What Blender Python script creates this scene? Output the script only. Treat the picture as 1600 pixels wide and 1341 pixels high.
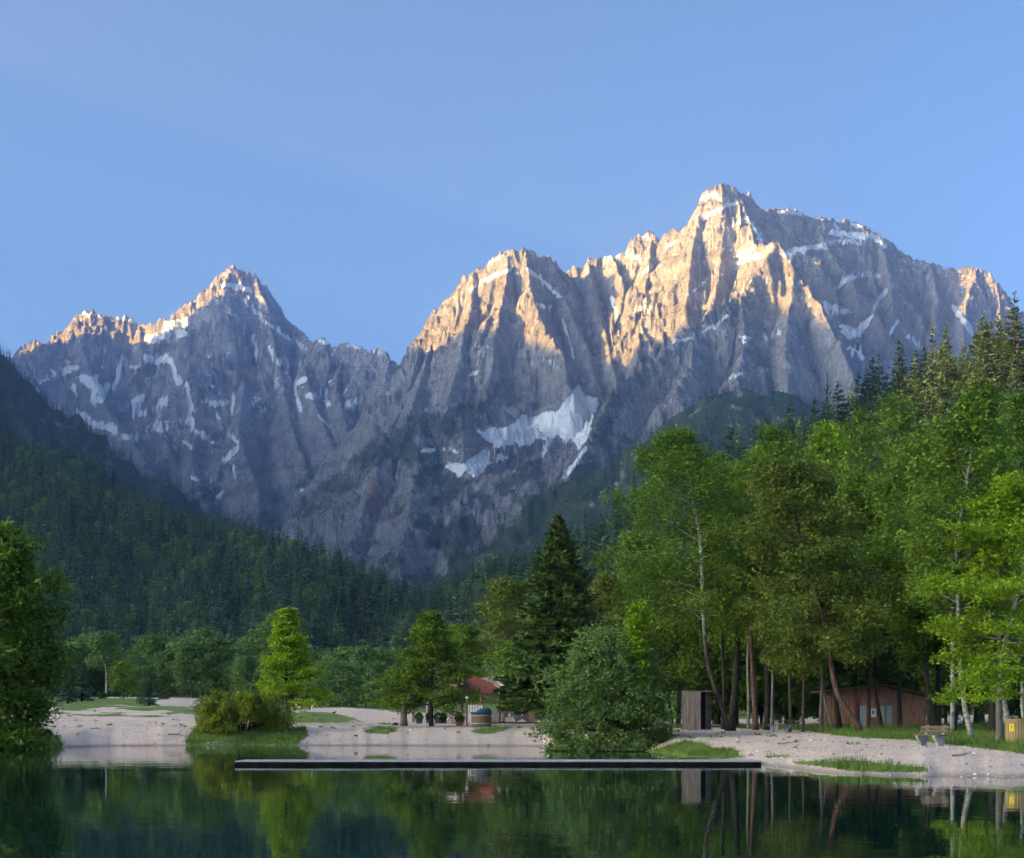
import bpy, math, random
import numpy as np
from mathutils import Vector

for o in list(bpy.data.objects):
    bpy.data.objects.remove(o)

# ---------------------------------------------------------------- camera, light, exposure
F = 2600.0          # focal length in photo pixels (photo 1600 x 1341)
HZ = 1120.0         # pixel row of the horizon
CZ = 2.0            # eye height above the lake
scene = bpy.context.scene
cam_d = bpy.data.cameras.new("camera")
cam_d.sensor_width = 36.0
cam_d.lens = 36.0 * F / 1600.0
cam_d.shift_y = (HZ - 670.5) / 1600.0
cam_d.clip_start = 0.5
cam_d.clip_end = 60000.0
cam = bpy.data.objects.new("camera", cam_d)
cam.location = (0, 0, CZ)
cam.rotation_euler = (math.radians(90), 0, 0)
scene.collection.objects.link(cam)
scene.camera = cam

SUN_DIR = np.array([-0.94, -0.34])          # horizontal direction towards the sun (left, slightly behind)
SUN_DIR = SUN_DIR / np.linalg.norm(SUN_DIR)
SUN_EL = math.radians(11.0)
world = bpy.data.worlds.new("World")
scene.world = world
world.use_nodes = True
wn = world.node_tree
bg = wn.nodes["Background"]
sky = wn.nodes.new("ShaderNodeTexSky")
sky.sky_type = 'NISHITA'
sky.sun_disc = False
sky.sun_elevation = SUN_EL
sky.sun_rotation = math.atan2(SUN_DIR[0], SUN_DIR[1])
sky.altitude = 800
sky.air_density = 0.2
sky.dust_density = 3.0
sky.ozone_density = 2.9
tint = wn.nodes.new('ShaderNodeMix'); tint.data_type = 'RGBA'; tint.blend_type = 'MULTIPLY'; tint.inputs[0].default_value = 1.0
tint.inputs[7].default_value = (1.0, 1.0, 0.74, 1)      # white balance for the morning shade
wn.links.new(sky.outputs[0], tint.inputs[6]); wn.links.new(tint.outputs[2], bg.inputs[0])
bg.inputs[1].default_value = 0.15

sun_d = bpy.data.lights.new("sun", 'SUN')
sun_d.energy = 5.0
sun_d.angle = math.radians(0.5)
sun_d.color = (1.0, 0.57, 0.10)
sun = bpy.data.objects.new("sun", sun_d)
sv = Vector((SUN_DIR[0] * math.cos(SUN_EL), SUN_DIR[1] * math.cos(SUN_EL), math.sin(SUN_EL)))
sun.rotation_euler = sv.to_track_quat('Z', 'Y').to_euler()
sun.location = (-40, -60, 80)
scene.collection.objects.link(sun)

scene.view_settings.view_transform = 'Standard'
scene.view_settings.look = 'None'
scene.view_settings.use_curve_mapping = False
scene.view_settings.gamma = 1.0
scene.view_settings.exposure = 2.78
scene.render.engine = 'CYCLES'
cy = scene.cycles
cy.use_denoising = True
cy.max_bounces = 6
cy.diffuse_bounces = 3
cy.glossy_bounces = 3
cy.transmission_bounces = 4
cy.transparent_max_bounces = 8
cy.volume_bounces = 2
cy.use_adaptive_sampling = True
cy.adaptive_threshold = 0.01
cy.sample_clamp_indirect = 4.0
HAZE = 9e-5

# ---------------------------------------------------------------- helpers
C = scene.collection

def P(px, py, d):
    """photo pixel + depth -> point"""
    return np.array([(px - 800.0) / F * d, d, CZ + (HZ - py) / F * d])

_perm = np.random.RandomState(7).permutation(256)
_perm = np.concatenate([_perm, _perm, _perm])
_ang = np.random.RandomState(8).rand(256) * 2 * np.pi
_gx, _gy = np.cos(_ang), np.sin(_ang)

def pn(x, y, seed=0):
    x = np.asarray(x, float) + seed * 17.31; y = np.asarray(y, float) + seed * 5.77
    xi = np.floor(x).astype(int); yi = np.floor(y).astype(int)
    xf = x - xi; yf = y - yi
    xi &= 255; yi &= 255
    u = xf * xf * xf * (xf * (xf * 6 - 15) + 10); v = yf * yf * yf * (yf * (yf * 6 - 15) + 10)
    def g(ix, iy, dx, dy):
        h = _perm[_perm[ix & 255] + (iy & 255)]
        return _gx[h] * dx + _gy[h] * dy
    a = g(xi, yi, xf, yf); b = g(xi + 1, yi, xf - 1, yf)
    c = g(xi, yi + 1, xf, yf - 1); d = g(xi + 1, yi + 1, xf - 1, yf - 1)
    return ((a + (b - a) * u) * (1 - v) + (c + (d - c) * u) * v) * 1.5

def fbm(x, y, o=4, seed=0):
    s = 0; a = 1; t = 0; f = 1
    for i in range(o):
        s = s + a * pn(x * f, y * f, seed + i * 3); t += a; a *= .5; f *= 2.03
    return s / t

def ridged(x, y, o=4, seed=0):
    s = 0; a = 1; t = 0; f = 1
    for i in range(o):
        s = s + a * (1 - np.abs(pn(x * f, y * f, seed + i * 3)) * 2); t += a; a *= .5; f *= 2.1
    return s / t

def sstep(a, b, x):
    t = np.clip((x - a) / (b - a), 0, 1)
    return t * t * (3 - 2 * t)

def tag(o, label=None, cat=None, group=None, kind=None):
    if label: o['label'] = label
    if cat: o['category'] = cat
    if group: o['group'] = group
    if kind: o['kind'] = kind
    return o

def mesh_np(name, verts, faces, mat=None, smooth=False, attrs=None):
    """verts (n,3), faces (m,k) arrays"""
    me = bpy.data.meshes.new(name)
    verts = np.asarray(verts, np.float32); faces = np.asarray(faces, np.int32)
    me.vertices.add(len(verts)); me.vertices.foreach_set('co', verts.ravel())
    k = faces.shape[1]
    me.loops.add(faces.size); me.loops.foreach_set('vertex_index', faces.ravel())
    me.polygons.add(len(faces))
    me.polygons.foreach_set('loop_start', np.arange(0, faces.size, k, dtype=np.int32))
    if smooth: me.polygons.foreach_set('use_smooth', np.ones(len(faces), bool))
    if attrs:
        for nm, a in attrs.items():
            at = me.attributes.new(nm, 'FLOAT', 'POINT'); at.data.foreach_set('value', np.asarray(a, np.float32).ravel())
    me.update(calc_edges=True)
    if mat: me.materials.append(mat)
    return me

def link(name, me, parent=None, loc=None):
    o = bpy.data.objects.new(name, me); C.objects.link(o)
    if parent is not None: o.parent = parent
    if loc is not None: o.location = loc
    return o

def empty(name, loc, rz=0.0, **k):
    o = bpy.data.objects.new(name, None); C.objects.link(o)
    o.empty_display_size = 0.3
    o.location = loc; o.rotation_euler = (0, 0, rz)
    tag(o, **k)
    return o

class MB:
    """collects mixed polygons into one mesh"""
    def __init__(s): s.v = []; s.f = []
    def add(s, v, f):
        n = len(s.v); s.v += [tuple(map(float, p)) for p in v]; s.f += [tuple(i + n for i in q) for q in f]
    def box(s, c, sz, rz=0, rx=0, ry=0):
        x, y, z = [a / 2 for a in sz]
        vs = [(-x, -y, -z), (x, -y, -z), (x, y, -z), (-x, y, -z), (-x, -y, z), (x, -y, z), (x, y, z), (-x, y, z)]
        from mathutils import Euler
        m = Euler((rx, ry, rz)).to_matrix()
        s.add([m @ Vector(p) + Vector(c) for p in vs], [(0, 3, 2, 1), (4, 5, 6, 7), (0, 1, 5, 4), (1, 2, 6, 5), (2, 3, 7, 6), (3, 0, 4, 7)])
        return s
    def tube(s, pts, rad, n=8, cap=True):
        pts = [Vector(p) for p in pts]
        if not hasattr(rad, '__len__'): rad = [rad] * len(pts)
        rings = []
        ref = Vector((0.1, 1, 0.05))
        for i, p in enumerate(pts):
            t = (pts[min(i + 1, len(pts) - 1)] - pts[max(i - 1, 0)]).normalized()
            a = t.cross(ref)
            if a.length < 1e-3: a = t.cross(Vector((1, 0, 0)))
            a.normalize(); b = t.cross(a).normalized()
            rings.append([p + (a * math.cos(2 * math.pi * k / n) + b * math.sin(2 * math.pi * k / n)) * rad[i] for k in range(n)])
        vs = [q for r in rings for q in r]; fs = []
        for i in range(len(pts) - 1):
            for k in range(n):
                fs.append((i * n + k, i * n + (k + 1) % n, (i + 1) * n + (k + 1) % n, (i + 1) * n + k))
        if cap:
            fs.append(tuple(reversed(range(n)))); fs.append(tuple(range((len(pts) - 1) * n, len(pts) * n)))
        s.add(vs, fs); return s
    def prism(s, outline, z0, z1):
        n = len(outline)
        vs = [(x, y, z0) for x, y in outline] + [(x, y, z1) for x, y in outline]
        fs = [tuple(reversed(range(n))), tuple(range(n, 2 * n))] + [(k, (k + 1) % n, n + (k + 1) % n, n + k) for k in range(n)]
        s.add(vs, fs); return s
    def mesh(s, name, mat=None, smooth=False):
        me = bpy.data.meshes.new(name); me.from_pydata(s.v, [], s.f)
        if smooth:
            for p in me.polygons: p.use_smooth = True
        if mat: me.materials.append(mat)
        return me
    def build(s, name, mat=None, parent=None, loc=None, smooth=False):
        return link(name, s.mesh(name, mat, smooth), parent, loc)

# ---------------------------------------------------------------- material helpers
class NT:
    def __init__(s, name):
        s.m = bpy.data.materials.new(name); s.m.use_nodes = True
        s.t = s.m.node_tree; s.n = s.t.nodes; s.l = s.t.links
        s.b = s.n["Principled BSDF"]; s.out = s.n["Material Output"]
        s.b.inputs['Specular IOR Level'].default_value = 0.25
    def node(s, k, **kw):
        n = s.n.new(k)
        for a, b in kw.items():
            if a.startswith('i_'):
                n.inputs[int(a[2:]) if a[2:].isdigit() else a[2:]].default_value = b
            else: setattr(n, a, b)
        return n
    def L(s, a, b): s.l.new(a, b)
    def coord(s, kind='Object', scale=(1, 1, 1)):
        tc = s.node('ShaderNodeTexCoord'); mp = s.node('ShaderNodeMapping'); mp.inputs['Scale'].default_value = scale
        s.L(tc.outputs[kind], mp.inputs[0]); return mp.outputs[0]
    def noise(s, vec, scale, detail=4, rough=.55, dist=0):
        n = s.node('ShaderNodeTexNoise'); n.inputs['Scale'].default_value = scale; n.inputs['Detail'].default_value = detail
        n.inputs['Roughness'].default_value = rough; n.inputs['Distortion'].default_value = dist
        s.L(vec, n.inputs['Vector']); return n.outputs['Fac']
    def ramp(s, fac, stops):
        r = s.node('ShaderNodeValToRGB'); e = r.color_ramp.elements
        while len(e) < len(stops): e.new(.5)
        for k, (p, c) in enumerate(stops):
            e[k].position = p; e[k].color = (*c, 1) if len(c) == 3 else c
        s.L(fac, r.inputs[0]); return r.outputs[0]
    def attr(s, name):
        a = s.node('ShaderNodeAttribute'); a.attribute_name = name; return a.outputs['Fac']
    def math(s, op, a, b=None, c=None):
        m = s.node('ShaderNodeMath', operation=op)
        for i, q in enumerate((a, b, c)):
            if q is None: continue
            if isinstance(q, (int, float)): m.inputs[i].default_value = q
            else: s.L(q, m.inputs[i])
        return m.outputs[0]
    def step(s, v, a, b):
        m = s.node('ShaderNodeMapRange', interpolation_type='SMOOTHSTEP'); s.L(v, m.inputs[0])
        m.inputs[1].default_value = a; m.inputs[2].default_value = b; return m.outputs[0]
    def mix(s, f, a, b, blend='MIX'):
        m = s.node('ShaderNodeMix', data_type='RGBA', blend_type=blend)
        if isinstance(f, (int, float)): m.inputs[0].default_value = f
        else: s.L(f, m.inputs[0])
        for i, q in ((6, a), (7, b)):
            if isinstance(q, tuple): m.inputs[i].default_value = (*q[:3], 1)
            else: s.L(q, m.inputs[i])
        return m.outputs[2]
    def bump(s, h, strength, dist):
        b = s.node('ShaderNodeBump'); b.inputs['Strength'].default_value = strength; b.inputs['Distance'].default_value = dist
        s.L(h, b.inputs['Height']); s.L(b.outputs[0], s.b.inputs['Normal']); return b
    def col(s, c):
        if isinstance(c, tuple): s.b.inputs['Base Color'].default_value = (*c[:3], 1)
        else: s.L(c, s.b.inputs['Base Color'])
    def rough(s, r): s.b.inputs['Roughness'].default_value = r; return s

def plain(name, c, r=.7, var=.25, scale=3.0, spec=.25, metal=0, stretch=(1, 1, 1)):
    t = NT(name); v = t.coord('Object', stretch); n = t.noise(v, scale, 5, .6)
    a = tuple(x * (1 - var) for x in c); b = tuple(min(1, x * (1 + var)) for x in c)
    t.col(t.ramp(n, [(.3, a), (.7, b)])); t.rough(r)
    t.b.inputs['Specular IOR Level'].default_value = spec; t.b.inputs['Metallic'].default_value = metal
    t.bump(n, .3, .01)
    return t.m
# ---------------------------------------------------------------- rock and forest-floor materials
def rock_material():
    t = NT('limestone')
    co = t.node('ShaderNodeTexCoord').outputs['Object']
    def mp(sc):
        m = t.node('ShaderNodeMapping'); m.inputs['Scale'].default_value = sc; t.L(co, m.inputs[0]); return m.outputs[0]
    streak = t.noise(mp((1, 1, .28)), .012, 9, .62, 1.2)
    strata = t.noise(mp((.25, .25, 1.6)), .012, 7, .6, .8)
    fine = t.noise(mp((1, 1, .5)), .05, 8, .65)
    col = t.ramp(streak, [(.34, (.30, .275, .275)), (.46, (.46, .43, .435)), (.6, (.57, .545, .55)), (.8, (.67, .65, .65))])
    col = t.mix(t.math('MULTIPLY', t.step(strata, .5, .68), .45), col, (.20, .175, .15))
    col = t.mix(t.math('MULTIPLY', t.step(fine, .52, .72), .5), col, (.45, .43, .40))
    for sc_, st_, am_ in ((.03, .30, .45), (.075, .45, .5)):      # cracks and joints
        cn = t.noise(mp((1, 1, st_)), sc_, 5, .6, .6)
        cr = t.math('SUBTRACT', 1.0, t.step(t.math('ABSOLUTE', t.math('SUBTRACT', cn, .5)), .004, .028))
        col = t.mix(t.math('MULTIPLY', cr, am_), col, (.13, .115, .11))
    # reddish scars
    col = t.mix(t.math('MULTIPLY', t.step(t.math('ADD', t.attr('red'), t.math('MULTIPLY', t.math('SUBTRACT', streak, .5), 1.6)), .35, .75), .75), col, (.46, .25, .17))
    # scrub and dwarf pine
    vs = t.noise(mp((1, 1, .7)), .11, 6, .75)
    vn = t.noise(mp((1, 1, .6)), .022, 8, .7, .6)
    vf = t.math('MULTIPLY', t.step(t.math('ADD', t.attr('veg'), t.math('ADD', t.math('MULTIPLY', t.math('SUBTRACT', vn, .5), 1.6), t.math('MULTIPLY', t.math('SUBTRACT', vs, .5), 1.8))), .30, .78), .85)
    vcol = t.ramp(fine, [(.35, (.035, .06, .035)), (.65, (.09, .13, .07))])
    col = t.mix(vf, col, vcol)
    # snow
    sn = t.noise(mp((1, 1, 1.6)), .03, 8, .7, .4)
    sf = t.step(t.math('ADD', t.math('MULTIPLY', t.attr('snow'), 1.15), t.math('MULTIPLY', t.math('SUBTRACT', sn, .5), 1.9)), .46, .56)
    col = t.mix(sf, col, (.80, .80, .82))
    t.col(col); t.rough(.9)
    t.b.inputs['Specular IOR Level'].default_value = .1
    h = t.math('ADD', t.math('MULTIPLY', streak, 1.0), t.math('ADD', t.math('MULTIPLY', fine, .42), t.math('MULTIPLY', strata, .5)))
    h = t.math('MULTIPLY', h, t.math('SUBTRACT', 1.0, t.math('MULTIPLY', sf, .85)))
    rn = t.node('ShaderNodeTexNoise', noise_type='RIDGED_MULTIFRACTAL'); t.L(mp((1, 1, .45)), rn.inputs['Vector'])
    rn.inputs['Scale'].default_value = .016; rn.inputs['Detail'].default_value = 7; rn.inputs['Roughness'].default_value = .6; rn.inputs['Lacunarity'].default_value = 2.3
    h = t.math('ADD', h, t.math('MULTIPLY', t.math('MULTIPLY', rn.outputs['Fac'], .32), t.math('SUBTRACT', 1.0, t.math('MULTIPLY', sf, .8))))
    t.bump(h, 1.0, 95.0)
    return t.m

ROCK = rock_material()

def seg_dist(X, Y, a, b):
    ax, ay = a[0], a[1]; bx, by = b[0] - a[0], b[1] - a[1]
    L2 = bx * bx + by * by + 1e-9
    t = np.clip(((X - ax) * bx + (Y - ay) * by) / L2, 0, 1)
    return np.hypot(X - ax - t * bx, Y - ay - t * by), t

def ridge_surface(X, Y, lines, seed=0, warp=60.0, flute=45.0, jag=9.0, power=.93, ks=1.0):
    """lines: (points[(px,py,d)], slope) -> height field as the upper hull of flanks falling from ridges"""
    segs = []; s0 = 0.0
    for pts, k in lines:
        W = [P(*p) for p in pts]
        for a, b in zip(W[:-1], W[1:]):
            L = math.hypot(b[0] - a[0], b[1] - a[1]); segs.append((a, b, k * ks, s0, L)); s0 += L
        s0 += 977.0
    def run(XX, YY, base=0):
        H = np.full(XX.shape, -1e9); S = np.zeros(XX.shape); D = np.zeros(XX.shape)
        for a, b, k, s, L in segs:
            dd, t = seg_dist(XX, YY, a, b)
            z = a[2] + (b[2] - a[2]) * t
            h = z - k * 9.0 * (dd / 9.0) ** power if power != 1 else z - k * dd
            m = h > H
            H = np.where(m, h, H); S = np.where(m, s + t * L, S); D = np.where(m, dd, D)
        return H, S, D
    # distance to the nearest ridge, to keep crests where they are
    H, S, D = run(X, Y)
    w = np.minimum(warp, 5 + .30 * D)
    WX = X + w * fbm(X / 260, Y / 260, 4, seed + 1) * 1.6
    WY = Y + w * fbm(X / 260, Y / 260, 4, seed + 2) * 1.6
    H, S, D = run(WX, WY)
    a = np.minimum(flute, D * .30) * (.45 + .9 * sstep(-.3, .35, fbm(X / 520, Y / 520, 2, seed + 21)))
    S = S + (38 * fbm(X / 110, Y / 110, 3, seed + 22) if flute > 20 else 0)
    H = H + a * (ridged(S / 130 + .15 * fbm(X / 90, Y / 90, 2, seed), D / 900 + S / 3000, 3, seed + 3) - .55) * 1.3
    H = H + np.minimum(flute * .45, 1 + D * .2) * (ridged(S / 47, D / 330, 3, seed + 4) - .5)
    big = np.minimum(90, D * .4) * (ridged(X / 420 + .4 * fbm(X / 200, Y / 200, 2, seed + 7), Y / 420, 4, seed + 8) - .6)
    H = H + big * (flute > 20) + jag * fbm(X / 46, Y / 46, 4, seed + 5) + jag * .9 * ridged(X / 27, Y / 27, 3, seed + 6)
    if flute > 20:
        H = H + np.minimum(D * .25, 26) * (np.abs(((H / 44.0 + 1.2 * fbm(X / 260, Y / 260, 3, seed + 23)) % 1.0) - .5) * 2 - .5) * sstep(-.25, .2, fbm(X / 330, Y / 330, 3, seed + 24))
    H = H + np.minimum(D * .08, 7) * np.sin(H / 17.0 + 5 * fbm(X / 300, Y / 300, 2, seed + 9))
    return H, S, D

def polar_sheet(cols, rows, hf):
    PX, D = np.meshgrid(cols, rows)
    X = (PX - 800.0) / F * D; Y = D
    Z = hf(X, Y)
    nc, nr = len(cols), len(rows)
    V = np.stack([X, Y, Z], -1).reshape(-1, 3)
    i = np.arange(nr - 1)[:, None] * nc + np.arange(nc - 1)[None, :]
    Fc = np.stack([i, i + 1, i + nc + 1, i + nc], -1).reshape(-1, 4)
    return V, Fc, PX, (HZ - (Z - CZ) / D * F)

def stroke(PX, PY, pts, w, wob=3.0, seed=0):
    """soft mask along a polyline given in photo pixels (where that mark lies on the mountain)"""
    X = PX + wob * fbm(PX / 14, PY / 14, 3, seed + 40); Y = PY + wob * fbm(PX / 14, PY / 14, 3, seed + 50)
    m = np.zeros(PX.shape)
    for a, b in zip(pts[:-1], pts[1:]):
        dd, t = seg_dist(X, Y, a, b)
        m = np.maximum(m, 1 - dd / w)
    return np.clip(m, 0, 1) * 0 + sstep(0, .55, np.clip(m, 0, 1))

def inpoly(PX, PY, poly, soft=2.0):
    ins = np.zeros(PX.shape, bool); md = np.full(PX.shape, 1e9)
    n = len(poly)
    for i in range(n):
        x1, y1 = poly[i]; x2, y2 = poly[(i + 1) % n]
        c = ((y1 > PY) != (y2 > PY)) & (PX < (x2 - x1) * (PY - y1) / (y2 - y1 + 1e-9) + x1)
        ins ^= c
        md = np.minimum(md, seg_dist(PX, PY, (x1, y1), (x2, y2))[0])
    return np.where(ins, np.clip(.5 + md / soft * .5, 0, 1), np.clip(.5 - md / soft * .5, 0, 1))

# ---------------------------------------------------------------- the left peak
LP = [
 ([(-160,640,6700),(-60,600,6800),(0,575,6900),(33,549,6900),(48,539,6900),(70,536,6900),(88,549,6900),(100,525,6950),(119,493,7000),(135,491,7000),(155,493,7000),
   (185,496,7000),(205,500,7000),(218,510,7000),(240,508,6950),(262,500,6950),(285,483,6950),(300,474,6950),(312,468,6950),(320,456,6950),(338,441,6960),(344,428,6980),(362,418,7000),
   (380,422,7000),(400,437,7000),(415,450,6980),(425,470,6950),(437,488,6930),(452,507,6900),(470,520,6850),(490,541,6750),(502,534,6700),(515,540,6700),(530,546,6680),
   (545,540,6650),(562,543,6650),(575,551,6600),(590,547,6600),(606,557,6550),(625,580,6500),(650,615,6450),(700,660,6400)], 1.35),
 ([(362,418,7000),(352,445,6900),(345,485,6800),(332,545,6650),(310,640,6380),(300,730,5980),(330,830,5400)], 1.3),
 ([(400,437,6980),(418,490,6830),(432,560,6650),(450,650,6350),(480,740,5900),(490,820,5300)], 1.3),
 ([(119,493,7000),(128,550,6820),(160,630,6450),(215,710,5950),(270,790,5350)], 1.25),
 ([(218,510,6980),(222,560,6780),(250,640,6480),(262,710,6050)], 1.25),
 ([(300,474,6940),(285,530,6780),(280,590,6580)], 1.3),
 ([(530,546,6680),(525,610,6450),(545,690,6050),(560,760,5500),(520,830,5000)], 1.3),
 ([(606,557,6540),(598,640,6200),(600,700,5900),(570,770,5300)], 1.3),
 ([(33,549,6900),(60,620,6600),(110,700,6100)], 1.2),
 ([(380,600,6450),(372,680,6150),(400,760,5750),(410,830,5200)], 1.3),
 ([(470,560,6650),(492,640,6350),(520,700,6000)], 1.3),
]
def left_h(X, Y):
    H, S, D = ridge_surface(X, Y, LP, seed=11, ks=1.15, flute=62, jag=24)
    return np.maximum(H, -20)
V, Fc, PX, PY = polar_sheet(np.linspace(-80, 700, 400), np.concatenate([np.linspace(4200, 5400, 50), np.linspace(5412, 7080, 270), np.linspace(7100, 8200, 40)]), left_h)
snow = np.zeros(PX.shape)
for k, (w, pts) in enumerate([
   (9, [(232,530),(262,522),(285,520)]), (8, [(262,508),(290,505)]), (3.5, [(345,445),(375,448),(395,455)]), (3, [(385,470),(415,505),(440,520),(480,545)]),
   (7, [(228,558),(246,566),(262,560)]), (5, [(268,565),(276,590),(281,598)]), (4, [(205,575),(225,568)]), (5, [(100,578),(118,575)]),
   (9, [(130,592),(150,606),(162,612)]), (6, [(150,590),(146,630)]), (5, [(170,600),(158,625)]), (6, [(125,650),(150,664),(180,672)]), (4, [(118,640),(140,652)]),
   (6, [(210,628),(222,620),(208,648)]), (5, [(208,648),(240,642),(262,622)]), (6, [(190,682),(215,685)]), (4, [(292,603),(297,628),(300,642)]), (3.5, [(295,650),(305,672),(335,694)]),
   (4, [(300,660),(280,660)]), (3.5, [(315,628),(350,630),(365,628)]), (3.5, [(365,620),(363,640)]), (3.5, [(340,650),(345,668),(372,690)]), (4, [(230,675),(250,668),(262,670)]),
   (4, [(190,560),(178,610)]), (3.2, [(420,545),(440,570),(428,560)]), (5, [(462,598),(478,592)]), (5, [(480,620),(500,615),(512,628)]), (4, [(540,635),(560,628)]),
   (3.2, [(458,600),(470,640)]), (3, [(500,650),(520,675)]), (3.2, [(470,765),(485,790),(505,792)]), (4.2, [(455,815),(490,795),(520,782),(548,760)]), (3.5, [(560,710),(566,742)]),
   (3.2, [(350,720),(372,700)]), (3.2, [(325,740),(330,762)]), (3.2, [(300,745),(310,752)]), (3, [(368,745),(362,725)]), (3, [(340,775),(352,768)]), (2.6, [(428,590),(440,612)]),
   (3, [(118,612),(112,600)]), (3, [(395,520),(400,560)]), (2.5, [(300,700),(290,690)]), (3, [(120,491),(160,492)]), (3, [(186,496),(212,503)]),
   (3, [(500,533),(512,535)]), (3, [(545,540),(560,541)]), (3, [(583,548),(600,552)])]):
    snow = np.maximum(snow, stroke(PX, PY, pts, w * 1.1, 5, k))
speck = ridged(PX / 30 + PY / 60, PY / 16, 4, 77)
snow = np.maximum(snow, sstep(.5, .72, speck) * sstep(500, 560, PY) * sstep(760, 690, PY) * sstep(.1, .5, fbm(PX / 90, PY / 60, 2, 5) + .25) * .5)
veg = .5 * sstep(670, 760, PY) * sstep(-.1, .3, fbm(PX / 60 + PY / 40, PY / 30, 3, 12)) + .25 * sstep(600, 800, PY)
red = np.exp(-((PX - 388) / 12) ** 2 - ((PY - 575) / 30) ** 2) * .7 + np.exp(-((PX - 357) / 20) ** 2 - ((PY - 490) / 14) ** 2) * .4
me = mesh_np('left_peak', V, Fc, ROCK, True, dict(snow=snow, veg=veg, red=red))
tag(link('left_mountain', me), kind='structure')

# ---------------------------------------------------------------- the main massif
MP = [
 ([(560,690,5750),(600,630,5700),(628,582,5650),(638,562,5600),(655,542,5550),(668,512,5500),(674,494,5450),(690,481,5400),(705,466,5380),(719,441,5360),(726,433,5350),(733,443,5345),(739,427,5345),(755,425,5340),
   (765,413,5320),(780,402,5310),(795,396,5300),(815,394,5300),(830,396,5310),(845,404,5330),(858,407,5350),(868,418,5400),(878,432,5450),(884,437,5500),(889,421,5500),(900,417,5500),(909,423,5500),(917,410,5500),
   (928,405,5500),(940,411,5500),(955,404,5480),(975,400,5480),(985,385,5480),(997,370,5480),(1010,365,5480),(1021,366,5480),(1030,381,5480),(1041,372,5450),(1052,360,5430),(1065,367,5400),(1072,353,5380),
   (1085,340,5350),(1094,322,5310),(1100,306,5300),(1114,296,5300),(1125,292,5300),(1146,296,5310),(1156,305,5320),(1172,306,5350),(1180,320,5380),(1196,333,5400),(1215,331,5420),(1237,330,5450),(1252,336,5480),
   (1272,346,5500),(1292,346,5520),(1305,345,5550),(1330,352,5580),(1356,355,5600),(1372,367,5600),(1386,379,5600),(1402,393,5600),(1426,401,5600),(1452,412,5600),(1470,421,5600),(1500,423,5560),(1526,421,5520),
   (1547,432,5500),(1560,448,5500),(1572,462,5500),(1592,492,5480),(1640,520,5450),(1760,580,5400)], 1.55),
 ([(690,481,5400),(676,540,5220),(655,610,5020),(615,690,4800)], 1.5),
 ([(739,427,5345),(735,490,5180),(718,560,5000),(700,620,4820)], 1.5),
 ([(795,396,5300),(790,450,5180),(775,520,5020),(765,600,4850),(745,640,4700)], 1.5),
 ([(822,394,5300),(828,450,5160),(842,505,5030),(880,560,4900),(890,610,4750)], 1.6),
 ([(858,407,5350),(880,470,5220),(915,540,5060),(925,590,4900)], 1.6),
 ([(917,410,5500),(925,460,5330),(945,520,5150),(955,575,4950),(960,600,4850)], 1.6),
 ([(955,404,5480),(975,450,5330),(968,520,5120),(975,570,4980)], 1.6),
 ([(1021,366,5480),(1012,430,5300),(1000,490,5120),(995,545,4950),(990,590,4800)], 1.6),
 ([(1065,367,5400),(1050,430,5240),(1035,490,5080),(1020,545,4920)], 1.5),
 ([(1100,306,5300),(1085,370,5180),(1078,430,5060),(1070,490,4930)], 1.5),
 ([(1130,292,5300),(1135,340,5210),(1128,390,5120),(1120,450,4990),(1110,490,4880)], 1.6),
 ([(1156,305,5320),(1172,350,5180),(1178,385,5080),(1198,392,4960),(1215,384,4900),(1222,390,4880),(1240,425,4800),(1262,450,4740),(1285,485,4650),(1310,540,4500),(1335,600,4330),(1365,660,4100),(1380,720,3850)], 1.5),
 ([(1215,384,4900),(1195,410,4830),(1172,445,4760),(1155,463,4700),(1120,485,4600),(1085,515,4520),(1040,548,4420),(1000,578,4330),(968,605,4230),(940,650,4050),(915,700,3880),(890,760,3700),(850,830,3450)], 1.35),
 ([(1240,425,4800),(1235,480,4650),(1225,560,4420),(1230,640,4150)], 1.4),
 ([(1155,463,4700),(1165,540,4470),(1150,600,4250),(1160,660,4000)], 1.3),
 ([(1085,515,4520),(1080,570,4340),(1060,620,4150)], 1.3),
 ([(1272,346,5500),(1300,400,5340),(1330,450,5200),(1345,500,5050),(1345,530,4950)], 1.7),
 ([(1372,367,5600),(1385,420,5420),(1395,480,5240),(1385,520,5080),(1400,560,4950),(1415,620,4700),(1440,690,4400)], 1.7),
 ([(1452,412,5600),(1465,470,5400),(1460,540,5150),(1480,620,4850)], 1.6),
 ([(1526,421,5520),(1512,470,5360),(1505,530,5200),(1520,600,4950)], 1.6),
 ([(1560,448,5500),(1562,500,5330),(1570,560,5100)], 1.5),
 ([(1356,500,5050),(1370,492,5000),(1388,530,4900),(1395,575,4780)], 1.6),
 # lower dome on the left, with its spurs
 ([(430,850,4700),(462,812,4650),(500,775,4560),(545,738,4480),(575,700,4420),(600,682,4400),(640,662,4400),(700,648,4430),(750,642,4520),(800,640,4650)], 1.0),
 ([(600,682,4400),(585,750,4150),(560,830,3850),(540,900,3500)], 1.0),
 ([(660,655,4410),(650,730,4150),(640,800,3850),(620,890,3450)], 1.0),
 ([(720,646,4450),(725,750,4050),(715,820,3800),(700,900,3450)], 1.0),
 ([(725,750,4050),(790,745,3950),(830,740,3900),(850,790,3700),(800,860,3400)], .95),
 ([(500,775,4560),(490,830,4250),(480,880,3900)], 1.0),
]
def main_h(X, Y):
    H, S, D = ridge_surface(X, Y, MP, seed=31, ks=1.22, flute=58, jag=22)
    return np.maximum(H, -20)
V, Fc, PX, PY = polar_sheet(np.linspace(430, 1680, 710), np.concatenate([np.linspace(3000, 3700, 50), np.linspace(3706, 5640, 410), np.linspace(5660, 6600, 30)]), main_h)
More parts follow.
